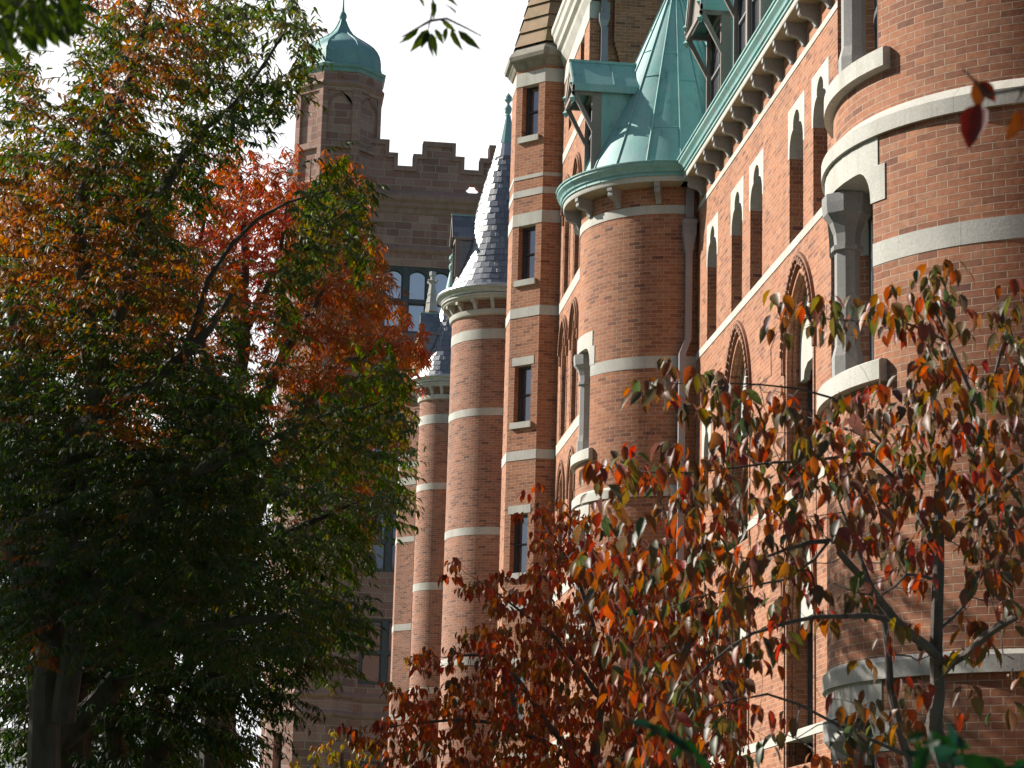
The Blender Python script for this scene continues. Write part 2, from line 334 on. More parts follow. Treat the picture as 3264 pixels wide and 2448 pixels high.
# ================================================================ ground
GZ=-EZ
g=MB('lawn'); g.face([(-400,-200,GZ),(500,-200,GZ),(500,900,GZ),(-400,900,GZ)]); struct(g.build('ground'))
g=MB('path'); g.box(1.2,3.4,-30,110,GZ-.02,GZ+.03); struct(g.build('path'))
# ================================================================ near brick hall
W=8.3; BC=(8.4,22.8); TC=(8.15,44.05)
hall=thing('brick_hall',(10,33,0),'red brick hall with copper eaves, round bays and paired lancets, filling the right side','building')
mb=MB('brick'); holes=[]
LAN=[(32.42,33.28),(33.91,34.81),(36.73,37.64),(38.27,39.14),(40.41,41.25),(29.4,30.3),(27.9,28.8)]
for a,b in LAN:
    holes+= [(a,b,10.41,11.82),(a-.09,b+.09,11.82,12.62)]
ARC=[(34.15,1.05),(38.5,1.02),(29.3,1.05)]
for lv in (0,-3.9,-7.8):
    for yc,a in ARC:
        holes.append((yc-a,yc+a,5.0+lv if lv>-7 else -1.2,10.14+lv))
    holes+=[(41.0,41.42,7.3+lv if lv>-7 else -1.2,8.3+lv),(40.8,41.62,8.3+lv,9.13+lv)]
wallgrid(mb,lambda u,z:(W,u,z),[16,51.2],[GZ,13.97],holes)
for lv in (0,-3.9,-7.8):
    for yc,a in ARC: archfill(mb,W,yc,8.65+lv,a-.05,1.42,yc-a,yc+a,10.14+lv); mb.face([(W,yc-a,5.0+lv if lv>-7 else -1.2),(W,yc-a+.05,5.0+lv if lv>-7 else -1.2),(W,yc-a+.05,8.65+lv),(W,yc-a,8.65+lv)]); mb.face([(W,yc+a,5.0+lv if lv>-7 else -1.2),(W,yc+a-.05,5.0+lv if lv>-7 else -1.2),(W,yc+a-.05,8.65+lv),(W,yc+a,8.65+lv)])
# jambs of the lancets
for a,b in LAN:
    for y in (a,b): mb.face([(W,y,10.41),(W+.5,y,10.41),(W+.5,y,11.82),(W,y,11.82)])
for lv in (0,-3.9,-7.8):
    for y in (41.0,41.42): mb.face([(W,y,7.3+lv),(W+.45,y,7.3+lv),(W+.45,y,8.3+lv),(W,y,8.3+lv)])
wall=mb.build('wall',hall)
for z0,z1 in ((10.26,10.40),(13.16,13.27),(6.36,6.50),(2.72,2.86)):
    for ya,yb in ((25.3,42.3),(45.9,50.9)): mb=MB('stone'); mb.box(W-.012,W+.45,ya,yb,z0,z1); mb.build('string_course',wall)
def trefoil(y0,a,zb):
    """outline of the cusped head, relative to opening centre; zb = panel foot"""
    h=[(a,0),(a*.985,.14),(a*.90,.26),(a*.74,.35),(a*.52,.395),(a*.44,.40),(a*.47,.44),(a*.45,.52),(a*.32,.60),(a*.14,.645),(0,.66)]
    return [(y0-p,zb+q) for p,q in h]+[(y0+p,zb+q) for p,q in h[::-1][1:]]
def lancet(y1,y2,zb,zp,parent,zt=None,mar=.09,W=W):
    mb=MB('stone','glass','frame'); yc=(y1+y2)/2; a=(y2-y1)/2; zt=zt or zp+.80; out=trefoil(yc,a,zp); x=W-.004
    poly=[(x,y1-mar,zp)]+[(x,*p) for p in out]+[(x,y2+mar,zp),(x,y2+mar,zt),(x,y1-mar,zt)]
    mb.extrude(poly,(.48,0,0),'stone')
    mb.box(W+.43,W+.46,y1,y2,zb,zp+.5,'glass')
    for y in (y1+.03,y2-.03): mb.box(W+.38,W+.43,y-.03,y+.03,zb,zp,'frame')
    for z in (zb+.03,(zb+zp)/2): mb.box(W+.385,W+.43,y1,y2,z-.02,z+.02,'frame')
    return mb.build('lancet_window',parent)
for a,b in LAN: lancet(a,b,10.41,11.82,wall)
for lv in (0,-3.9,-7.8): lancet(41.0,41.42,7.3+lv,8.3+lv,wall,mar=.2,zt=9.13+lv)
for lv in (0,-3.9,-7.8):
    for yc,a in ARC: pointed(W,yc,8.65+lv,a,10.12+lv,5.0+lv if lv>-7 else -1.2,wall,dent=lv==0)
# --- eaves
def cornice(parent,y0,y1):
    mb=MB('stone'); mb.sweepY([(W-d,z) for d,z in CORN]+[(W+.1,13.765)],y0,y1)
    # darker underside slab
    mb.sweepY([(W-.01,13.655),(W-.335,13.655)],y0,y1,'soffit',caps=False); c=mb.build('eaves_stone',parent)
    mb=MB('copper'); mb.sweepY([(W-d,z) for d,z in GUT],y0,y1); return mb.build('gutter',parent,smooth=True)
cornice(hall,25.0,42.35); cornice(hall,45.75,50.85)
bp=MB('darkstone'); 
for k in range(21):
    y=41.64-.79*k
    if y<25.4: break
    bp=MB('darkstone'); bracket(bp,lambda o,s,z,y=y:(W-o,y+s,z)); b=bp.build('bracket',hall)
for y in (46.4,47.2,48.0,48.8,49.6,50.4):
    bp=MB('darkstone'); bracket(bp,lambda o,s,z,y=y:(W-o,y+s,z)); bp.build('bracket',hall)
# --- round bays
def bay(c,r0,r1,name,label,levels,tw,flush,parent,top=13.97,split=7.82,zlow=2.4,brk=(),nf=72,dorm=None):
    """engaged round bay; r0 above split, r1 below; levels: floor offsets of the window/lintel/band unit"""
    mb=MB('brick'); T0,T1=-97,97; t0,t1=tw
    Rz=lambda z:(r0 if z>split else r1)
    H=[]
    for lv in levels: H+=[(t0,t1,5.38+lv,7.03+lv),(t0,t1,7.03+lv,7.66+lv)]
    us=[T0+(T1-T0)*i/nf for i in range(nf+1)]
    wallgrid(mb,lambda t,z:cyl_pt(c,r0,t,z),us,[split,top],[h for h in H],uvf=lambda t,z:(r0*R(t),z))
    wallgrid(mb,lambda t,z:cyl_pt(c,r1,t,z),us,[GZ,split-.001],[h for h in H],uvf=lambda t,z:(r1*R(t),z))
    for lv in levels:
        r=Rz(6+lv)
        for t in (t0,t1): mb.face([cyl_pt(c,r,t,5.38+lv),cyl_pt(c,r-.42,t,5.38+lv),cyl_pt(c,r-.42,t,7.03+lv),cyl_pt(c,r,t,7.03+lv)])
    part=mb.build(name,parent,smooth=True); part['label']=label
    for lv in levels:
        r=Rz(6+lv); rr=r
        # projecting weathered band above
        mb=MB('stone')
        rb=rr+.05
        if lv<3: mb.lathe(c,[(rr-.05,7.70+lv),(rb,7.70+lv),(rb,7.86+lv),(rr-.09,8.00+lv)],-92,92,60)
        if mb.f: mb.build('stone_band',part,smooth=True)
        # lintel: tall block over the light and wider shouldered block
        mb=MB('stone'); s=4.6*1.0
        mb.arcblock(c,r-.42,r+.012,7.40+lv,7.701+lv,t0-2.2,t1+2.2)
        mb.arcblock(c,r-.42,r+.012,7.03+lv,7.40+lv,t1-.6,t1+4.6); mb.arcblock(c,r-.42,r+.012,7.03+lv,7.40+lv,t0-4.6,t0+.6)
        # curved shoulders
        for sg,te in ((1,t1),(-1,t0)):
            n=6; pr=[(0,0)]+[(5.2*(1-math.cos(PI/2*k/n)),.34*math.sin(PI/2*k/n)) for k in range(1,n+1)]
            pts=[(te-sg*.6,7.40+lv)]+[(te-sg*(.6+q),7.06+lv+p) for q,p in pr]
            A=[cyl_pt(c,r+.012,t,z) for t,z in pts]; B=[cyl_pt(c,r-.42,t,z) for t,z in pts]
            for i in range(1,len(pts)-1): mb.face([A[0],A[i],A[i+1]]); mb.face([A[i],B[i],B[i+1],A[i+1]])
        mb.build('lintel',part,smooth=True)
        mb=MB('stone'); mb.lathe(c,[(r-.40,5.44+lv),(r+.07,5.41+lv),(r+.10,5.39+lv),(r+.10,5.20+lv),(r-.1,5.18+lv)],t0-3,t1+4.5,18)
        for t in (t0-3,t1+4.5): mb.face([cyl_pt(c,q,t,z+lv) for q,z in ((r-.40,5.44),(r+.07,5.41),(r+.10,5.39),(r+.10,5.20),(r-.1,5.18))])
        mb.build('sill',part)
        if lv in flush:
            for ta,tb_ in ((t1,95),(-95,t0)): mb=MB('stone'); mb.arcblock(c,r-.1,r+.006,6.38+lv+flush[lv],6.61+lv+flush[lv],ta,tb_,n=30); mb.build('stone_course',part,smooth=True)
        # octagonal column standing in the light
        mb=MB('darkstone'); cx,cy,_=cyl_pt(c,r-.16,-2,0)
        o=lambda g:octagon(cx,cy,.0994,g)
        z=5.36+lv
        for (ga,za),(gb,zb_) in zip([(.10,z),(.10,z+.06),(.03,z+.12),(.03,z+.32),(0,z+.44),(0,z+1.43),(.035,z+1.44),(.035,z+1.49),(0,z+1.50),(.01,z+1.62),(.05,z+1.74),(.11,z+1.82),(.12,z+1.93)],[(.10,z+.06),(.03,z+.12),(.03,z+.32),(0,z+.44),(0,z+1.43),(.035,z+1.44),(.035,z+1.49),(0,z+1.50),(.01,z+1.62),(.05,z+1.74),(.11,z+1.82),(.12,z+1.93),(.12,z+2.02)]):
            frustum(mb,o(ga),za,o(gb),zb_)
        mb.build('column',part)
        mb=MB('frame','glass','stone')
        mb.arcblock(c,r-.52,r-.50,5.38+lv,7.4+lv,t0,t1,'glass')
        for t in (t1-.9,t0+.9,-2): mb.arcblock(c,r-.50,r-.42,5.38+lv,7.42+lv,t-1.0,t+1.0,'frame',n=1)
        for z in (5.41,6.3,7.36): mb.arcblock(c,r-.50,r-.43,z-.035+lv,z+.035+lv,t0,t1,'frame')
        mb.arcblock(c,r-.50,r-.30,5.38+lv,7.4+lv,t1-.8,t1+.01,'stone',n=1)
        mb.build('window',part)
    return part
bb=bay(BC,2.42,2.5,'round_bay','wide round brick bay nearest the camera, cut by the right edge',(0,3.22,-5.38),(-26,21),{0:0.},hall)
bt=bay(TC,1.8,1.81,'round_bay','round brick turret with copper cone roof in the middle of the hall front',(0.,3.32,-5.38),(-26,22),{3.32:.43,-5.38:0},hall)
for c,r,p in ((TC,1.8,bt),(BC,2.42,bb)): mb=MB('stone'); mb.arcblock(c,r-.1,r+.012,13.12,13.29,-92,92,n=50); mb.build('stone_band',p,smooth=True)
for c,r,p,sp in ((TC,1.8,bt,26.2),(BC,2.42,bb,19.2)):
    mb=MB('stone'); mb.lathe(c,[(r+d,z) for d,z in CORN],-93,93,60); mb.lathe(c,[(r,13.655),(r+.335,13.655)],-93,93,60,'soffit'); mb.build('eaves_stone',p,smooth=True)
    mb=MB('copper'); mb.lathe(c,[(r+d if d>0 else r-.3,z) for d,z in GUT],-93,93,66)
    for k in range(-9,10):       # lapped joints of the gutter lengths
        t=k*10.; mb.lathe(c,[(r+d+.006,z) for d,z in GUT[1:-2]],t-.25,t+.25,1)
    mb.build('gutter',p,smooth=True)
    for k in range(-3,4):
        t=19+sp*k
        if abs(t)>88: continue
        ct=R(t); bk=MB('darkstone'); bracket(bk,lambda o,s,z:(c[0]-(r+o)*math.cos(ct)+s*math.sin(ct),c[1]-(r+o)*math.sin(ct)-s*math.cos(ct),z)); bk.build('bracket',p)
def cone_roof(c,r,z0,z1,parent,seams=18,name='cone_roof'):
    mb=MB('copper'); n=8
    rr=lambda z:r*(z1-z)/(z1-z0)
    zz=[z0+(z1-.25-z0)*i/n for i in range(n+1)]
    mb.lathe(c,[(rr(z)+.0,z) for z in zz],-180,180,72,uvz=True)
    for k in range(seams):
        t=k*360/seams+4; P0=cyl_pt(c,rr(z0)+.012,t,z0); P1=cyl_pt(c,rr(z1-.25)+.012,t,z1-.25)
        tube(mb,[P0,P1],[.016,.012],5)
        for f in ((.24,.62) if k%2 else (.42,.8)):
            z=z0+(z1-z0)*(f+.03*((k*7)%5-2)); a=[cyl_pt(c,rr(z)+.008,t+360/seams*q/4,z) for q in range(5)]; tube(mb,a,[.009]*5,4)
    mb.lathe(c,[(.13,z1-.3),(.11,z1-.1),(.17,z1+.0),(.11,z1+.12),(.05,z1+.2),(.09,z1+.35),(0,z1+.75)],-180,180,16)
    return mb.build(name,parent,smooth=True)
cone_roof(TC,1.95,13.95,18.63,bt); cone_roof(BC,2.6,13.95,19.6,bb,30)
# --- mansard
mb=MB('copper'); mb.sweepY([(8.28,13.95),(8.75,16.2),(9.5,19.0),(11.5,19.6),(11.5,13.95)],25.0,50.88)
for k in range(40):
    y=25.3+.65*k; tube(mb,[(8.27,y,13.97),(8.74,y,16.2),(9.49,y,19)],[.014]*3,4)
mb.build('mansard_roof',hall)
def drop(mb,x,y,z,s=.075):
    """copper finial: two pyramids back to back"""
    q=[(x-s,y),(x,y-s),(x+s,y),(x,y+s)]
    for i in range(4):
        a,b=q[i],q[(i+1)%4]; mb.face([(*a,z),(*b,z),(x,y,z+s*1.3)],'copper'); mb.face([(*a,z),(*b,z),(x,y,z-s*1.5)],'copper')
def dormer(parent,xf,y1,y2,z0,ze,zr,xb,nwin=1,roof='copper',side='copper',fr='wood',ov=.42,k=1.0,far=False,brace=True,label=None):
    """gabled dormer facing -x"""
    yc=(y1+y2)/2; e=.10*k; mb=MB(side,fr)
    for y in (y1,y2):
        mb.face([(xf,y,z0),(xb,y,z0),(xb,y,ze),(xf,y,ze)],side)
        mb.box(xf-.012,xf+.17*k,y-.012*(1 if y==y1 else 0)-(.0),y+.012*(0 if y==y1 else 1),z0,ze,fr)
    mb.face([(xf+.02,y1,ze),(xf+.02,y2,ze),(xf+.02,yc,zr-.05)],fr)
    ww=(y2-y1)/nwin
    for i in range(nwin+1):
        y=y1+ww*i; mb.box(xf-.02,xf+.06,max(y1,y-.055*k),min(y2,y+.055*k),z0,ze,fr)
    mb.box(xf-.015,xf+.06,y1,y2,ze-.12*k,ze,fr)
    d=mb.build('dormer',parent)
    if label: d['label']=label
    mb=MB('frame','glass','pipe')
    for i in range(nwin):
        a=y1+ww*i+.055*k; b=y1+ww*(i+1)-.055*k; mb.box(xf+.10,xf+.12,a,b,z0,ze-.12*k,'glass')
        for y in (a+.025,b-.025): mb.box(xf+.05,xf+.10,y-.025,y+.025,z0,ze-.12*k,'frame')
        for f in (0.32,.62,.98): z=z0+(ze-.12*k-z0)*f; mb.box(xf+.055,xf+.10,a,b,z-.022,z+.022,'pipe')
        mb.box(xf+.085,xf+.098,(a+b)/2-.01,(a+b)/2+.01,z0,ze-.12*k,'pipe')
    mb.build('window',d)
    mb=MB(roof,'copper',fr); x0=xf-ov
    for sg in (-1,1):
        ye=yc+sg*((y2-y1)/2+e); ze2=ze-.02
        t=.045
        mb.extrude([(x0,yc,zr),(xb,yc,zr),(xb,ye,ze2),(x0,ye,ze2)],(0,0,-t),roof)
        if roof=='copper':
            n=max(2,int((xb-x0)/.55))
            for i in range(n+1): x=x0+.02+(xb-x0-.04)*i/n; tube(mb,[(x,yc,zr+.01),(x,ye,ze2+.01)],[.013]*2,4,'copper')
        # eaves fascia and barge board
        mb.box(x0,xb,min(ye,ye-sg*.03),max(ye,ye-sg*.03),ze2-.15*k,ze2-t-.001,'copper' if roof=='copper' else fr)
        mb.extrude([(x0,yc,zr-t),(x0,ye,ze2-t),(x0,ye,ze2-t-.13*k),(x0,yc,zr-t-.17*k)],(.04,0,0),fr)
    mb.box(x0-.01,xb,yc-.03,yc+.03,zr-.02,zr+.035,'copper'); mb.build('roof',d)
    if brace:
        mb=MB(fr,'copper')
        yn,yf=y1-.03,y2+.03; zt=ze-.22*k
        mb.box(x0-.0,x0+.05,yn,yf,zt-.03,zt+.05,fr)
        for y in (yn+.03,yf-.03):
            mb.extrude([(x0+.01,y-.03,zt),(x0+.11,y-.03,zt),(xf,y-.03,zt-.62*k),(xf,y-.03,zt-.78*k)],(0,.06,0),fr)
            mb.box(x0,xf,y-.03,y+.03,zt+.0,zt+.07,fr); drop(mb,x0+.02,y,zt-.08,.07*k); drop(mb,x0-.0,y,ze+.01,.06*k)
        mb.extrude([(x0+.10,yn+.02,zt+.06),(x0+.10,yc,zr-.16*k),(x0+.10,yf-.02,zt+.06)],(.03,0,0),fr)
        mb.extrude([(x0+.01,yn,zt),(x0+.01,yc,zr-.45*k),(x0+.01,yf,zt),(x0+.01,yc,zr-.30*k)],(.04,0,0),fr)
        mb.build('gable_brace',d)
    return d
dormer(bt,6.43,43.40,44.34,13.95,16.0,16.63,7.65,label='small copper dormer standing on the edge of the cone roof')
dormer(hall,8.25,39.87,41.2,13.95,16.42,17.9,9.6,1,label='single window copper dormer beside the cone roof')
dormer(hall,8.25,36.62,38.80,13.95,16.7,18.7,9.8,2,label='double window copper dormer at the top edge')
dormer(hall,8.25,32.3,34.4,13.95,16.7,18.7,9.8,2); dormer(hall,8.25,28.6,29.9,13.95,16.42,17.9,9.6,1)
# --- rainwater pipe in the corner beside the turret
mb=MB('pipe','terra')
mb.box(8.06,8.20,42.08,42.22,13.0,13.60,'pipe'); mb.box(8.06,8.18,42.09,42.21,12.46,13.0,'pipe')
hp=[(-.002,12.34),(.012,12.36),(.045,12.62),(.06,12.66),(.06,12.88),(.075,12.91),(.075,12.96)]
for (ga,za),(gb,zb) in zip(hp[:-1],hp[1:]): frustum(mb,[(8.06-ga,42.08-ga),(8.18+ga,42.08-ga),(8.18+ga,42.24),(8.06-ga,42.24)],za,[(8.06-gb,42.08-gb),(8.18+gb,42.08-gb),(8.18+gb,42.24),(8.06-gb,42.24)],zb,'pipe')
dp=mb.build('downpipe',hall)
mb=MB('pipe'); mb.box(8.06,8.18,42.08,42.20,10.66,12.4); mb.extrude([(8.06,42.08,10.661),(8.18,42.08,10.661),(8.06,42.0,10.36),(7.94,42.0,10.36)],(0,.12,0)); 
mb.box(7.94,8.06,42.0,42.12,-1.6,10.359)
for z in (9.4,7.3,5.2,3.1): mb.box(7.93,8.07,41.99,42.3,z,z+.05)
mb.build('downpipe',hall)
# gable pavilion of the same hall beyond the copper turret
W2=7.43
pav=thing('brick_pavilion',(9,54,0),'taller brick block with white stone courses between the copper cone and the octagonal stair turret','building')
mb=MB('brick'); A2=[(52.25,.62),(53.95,.62)]; hs=[]
LV=(0,-3.5,-7.0,-10.5)
for lv in LV:
    for yc,a in A2: hs.append((yc-a,yc+a,14.65+lv,17.62+lv))
hs+=[(51.7,52.3,19.0,20.28),(53.6,54.1,18.7,19.9)]
wallgrid(mb,lambda u,z:(W2,u,z),[50.9,58],[GZ,21.3],hs)
for lv in LV:
    for yc,a in A2: archfill(mb,W2,yc,16.7+lv,a-.03,.86,yc-a,yc+a,17.62+lv); [mb.face([(W2,y,14.65+lv),(W2,y+s*.03,14.65+lv),(W2,y+s*.03,16.7+lv),(W2,y,16.7+lv)]) for y,s in ((yc-a,1),(yc+a,-1))]
for y in (51.7,52.3): mb.face([(W2,y,19.0),(W2+.4,y,19.0),(W2+.4,y,20.28),(W2,y,20.28)])
for y in (53.6,54.1): mb.face([(W2,y,18.7),(W2+.4,y,18.7),(W2+.4,y,19.9),(W2,y,19.9)])
# return wall towards the camera and the chimney breast on it
mb.face([(W2,50.9,GZ),(16,50.9,GZ),(16,50.9,26),(W2,50.9,26)]); mb.face([(W2,50.9,21.3),(W2,51.2,21.3),(W2,51.2,26),(W2,50.9,26)]); 
mb.box(8.12,9.3,50.76,50.9,13.9,19.35); 
for i in range(5): mb.box(8.12-.03*i-.03,9.3,50.76-.02*i-.02,50.9,19.35+.1*i,19.45+.1*i)
mb.box(7.97,9.3,50.66,50.9,19.85,27); mb.box(W2,16,50.9,58,26,26.2)
pw=mb.build('wall',pav)
for z0,z1 in ((18.15,18.4),(14.33,14.6),(10.85,11.1),(7.3,7.55),(3.8,4.05)): mb=MB('stone'); mb.box(W2-.012,W2+.3,50.888,55.0,z0,z1); mb.build('string_course',pw)
mb=MB('stone'); mb.box(W2-.012,7.9,50.888,52,20.38,20.80)
mb.extrude([(W2-.016,50.905,20.35),(W2-.016,55,20.2),(W2-.016,55,20.62),(W2-.016,50.905,20.80)],(.2,0,0))
mb.box(W2-.012,W2+.4,51.6,52.4,20.28,20.5); mb.box(W2-.012,W2+.4,53.5,54.2,19.9,20.2)
mb.build('string_course',pw)
for lv in LV:
    for yc,a in A2: pointed(W2,yc,16.7+lv,a,17.57+lv,14.65+lv,pw,dent=lv in (0,-3.5))
for a,b,z0,z1 in ((51.7,52.3,19.0,20.28),(53.6,54.1,18.7,19.9)):
    mb=MB('frame','glass'); mb.box(W2+.35,W2+.38,a,b,z0,z1,'glass'); mb.box(W2+.3,W2+.35,a,a+.05,z0,z1,'frame'); mb.box(W2+.3,W2+.35,b-.05,b,z0,z1,'frame'); mb.box(W2+.3,W2+.35,a,b,(z0+z1)/2,(z0+z1)/2+.05,'frame'); mb.build('window',pw)
mb=MB('stone'); mb.sweepY([(W2,20.75),(W2-.05,20.85),(W2-.10,20.95),(W2-.12,21.05),(W2-.20,21.12),(W2-.22,21.25),(W2-.28,21.32),(W2-.30,21.5),(W2-.34,21.55),(W2-.34,21.7),(W2+.2,21.8)],49.6,55.5); mb.build('cornice',pav)
mb=MB('slate'); mb.sweepY([(W2+.2,21.75),(W2+4,26.5),(16,26.6),(16,21.75)],50.95,58); mb.build('roof',pav)
mb=MB('pipe'); mb.box(7.67,7.80,50.74,50.87,20.4,24); 
frustum(mb,[(7.68,50.75),(7.79,50.75),(7.79,50.87),(7.68,50.87)],20.1,[(7.62,50.68),(7.85,50.68),(7.85,50.88),(7.62,50.88)],20.28); frustum(mb,[(7.62,50.68),(7.85,50.68),(7.85,50.88),(7.62,50.88)],20.28,[(7.62,50.68),(7.85,50.68),(7.85,50.88),(7.62,50.88)],20.45)
mb.box(7.68,7.83,50.72,50.87,13.9,20.12); 
for z in (19.3,17.9,16.3): mb.box(7.67,7.84,50.71,50.88,z,z+.06)
mb.build('downpipe',pav)
# ---------------------------------------------------------------- octagonal stair turret (own thing: it stands against two blocks)
def octturret(c,side,top,parent,bands,wins,name,brick='brick',spire=True,finial=False):
    o=octagon(c[0],c[1],side); mb=MB(brick); n=8
    for i in range(n):
        p,q=o[i],o[(i+1)%n]
        d=Vector((q[0]-p[0],q[1]-p[1],0)); L=d.length; d/=L; nrm=Vector((d.y,-d.x,0))
        P=lambda u,z,dp=0:(p[0]+d.x*u-nrm.x*dp,p[1]+d.y*u-nrm.y*dp,z)
        H=[]
        if i==7: H=[(L-b,L-a,z0,z1) for a,b,z0,z1 in wins]
        wallgrid(mb,P,[0,L],[GZ,top],H,uvf=lambda u,z,i=i:(u+i*L,z))
        for u0,u1,z0,z1 in H:
            for u in (u0,u1): mb.face([P(u,z0),P(u,z0,.28),P(u,z1,.28),P(u,z1)])
    t=mb.build(name,parent)
    p,q=o[7],o[0]; d=Vector((q[0]-p[0],q[1]-p[1],0)); L=d.length; d/=L; nrm=Vector((d.y,-d.x,0))
    P=lambda u,z,dp=0:(p[0]+d.x*u-nrm.x*dp,p[1]+d.y*u-nrm.y*dp,z)
    def slab(mb,u0,u1,z0,z1,d0,d1,mn=None):
        mb.extrude([P(u0,z0,d0),P(u1,z0,d0),P(u1,z1,d0),P(u0,z1,d0)],(-nrm.x*(d1-d0),-nrm.y*(d1-d0),0),mn)
    for a,b,z0,z1 in wins:
        u0,u1=L-b,L-a; mb=MB('frame','glass'); slab(mb,u0,u1,z0,z1,.24,.26,'glass')
        for ua,ub in ((u0,u0+.06),(u1-.05,u1)): slab(mb,ua,ub,z0,z1,.17,.24,'frame')
        slab(mb,u0,u1,(z0+z1)/2-.02,(z0+z1)/2+.02,.19,.24,'frame'); slab(mb,u0,u1,z1-.06,z1,.18,.24,'frame'); mb.build('window',t)
        mb=MB('stone'); slab(mb,u0-.07,u1+.05,z0-.15,z0,-.06,.24); mb.build('sill',t)
        mb=MB('stone'); slab(mb,u0-.08,u1+.08,z1,z1+.2,-.008,.26); mb.build('lintel',t)
    for z0,z1 in bands: mb=MB('stone'); mb.prism(octagon(c[0],c[1],side,.012),z0,z1,cap=True); mb.build('stone_band',t)
    mb=MB('oldstone'); pr=[(0,20.88),(.03,20.9),(.08,20.98),(.12,21.02),(.12,21.05),(.20,21.1),(.22,21.2),(.17,21.3),(.06,21.42),(-.02,21.5)]
    pr=[(g,z-21.2+top+.1) for g,z in pr]
    for (a,za),(b,zb) in zip(pr[:-1],pr[1:]): frustum(mb,octagon(c[0],c[1],side,a),za,octagon(c[0],c[1],side,b),zb)
    mb.build('cornice',t)
    mb=MB('mossstone','stone','trimbrown'); z=pr[-1][1]; ap=side/2*(1+2**.5); k=0; A=ap+.02
    r=lambda z:max(.02,(A)*(1-(z-pr[-1][1])/4.45)); zs=[z]
    rnd=random.Random(3)
    while z<pr[-1][1]+3.35:
        h=.40-.02*k*.3; m_='mossstone'
        frustum(mb,octagon(*c,side,r(z)-ap+.06),z,octagon(*c,side,r(z+h)-ap+.012),z+h,m_); frustum(mb,octagon(*c,side,r(z+h)-ap-.02),z+h,octagon(*c,side,r(z)-ap+.06),z,m_)
        if k==0: pass
        z+=h; k+=1
    pz=[(r(z),z,'stone'),(.22,z+.35,'stone'),(.24,z+.37,'stone'),(.17,z+.7,'stone'),(.19,z+.72,'stone'),(.12,z+1.15,'stone'),(.15,z+1.35,'stone'),(.10,z+1.38,'stone')]
    for (a,za,_),(b,zb,mn) in zip(pz[:-1],pz[1:]): frustum(mb,octagon(*c,side,a-ap),za,octagon(*c,side,b-ap),zb,mn)
    zt=z+1.3
    for a in range(4):
        dx,dy=math.cos(a*PI/2+.785),math.sin(a*PI/2+.785)
        for kk in range(3): mb.lathe((c[0]+dx*(.17+.03*kk),c[1]+dy*(.17+.03*kk)),[(0,zt-.09+.03*kk),(.06,zt-.05+.03*kk),(.06,zt+.02),(0,zt+.07)],-180,180,6,'stone')
    mb.prism(octagon(*c,side,.09-ap),zt,zt+.42,'stone'); mb.prism(octagon(*c,side,.13-ap),zt+.25,zt+.42,'stone')
    mb.build('spire',t)
    return t
OW=[(.20,.71,19.00,20.40),(.19,.71,15.31,16.70),(.21,.72,11.75,13.17),(.20,.72,8.08,9.52),(.20,.72,4.4,5.85),(.2,.72,.8,2.2)]
st=thing('stair_turret',(7.42,56.28,0),'octagonal brick stair turret with a mossy stone spire and one narrow window per storey','turret')
octturret((7.42,56.28),.90,21.0,st,[(20.35,20.70),(17.90,17.99),(17.45,17.62),(16.71,17.02),(14.37,14.61),(10.82,11.05),(7.2,7.43),(3.6,3.83)],OW,'shaft')
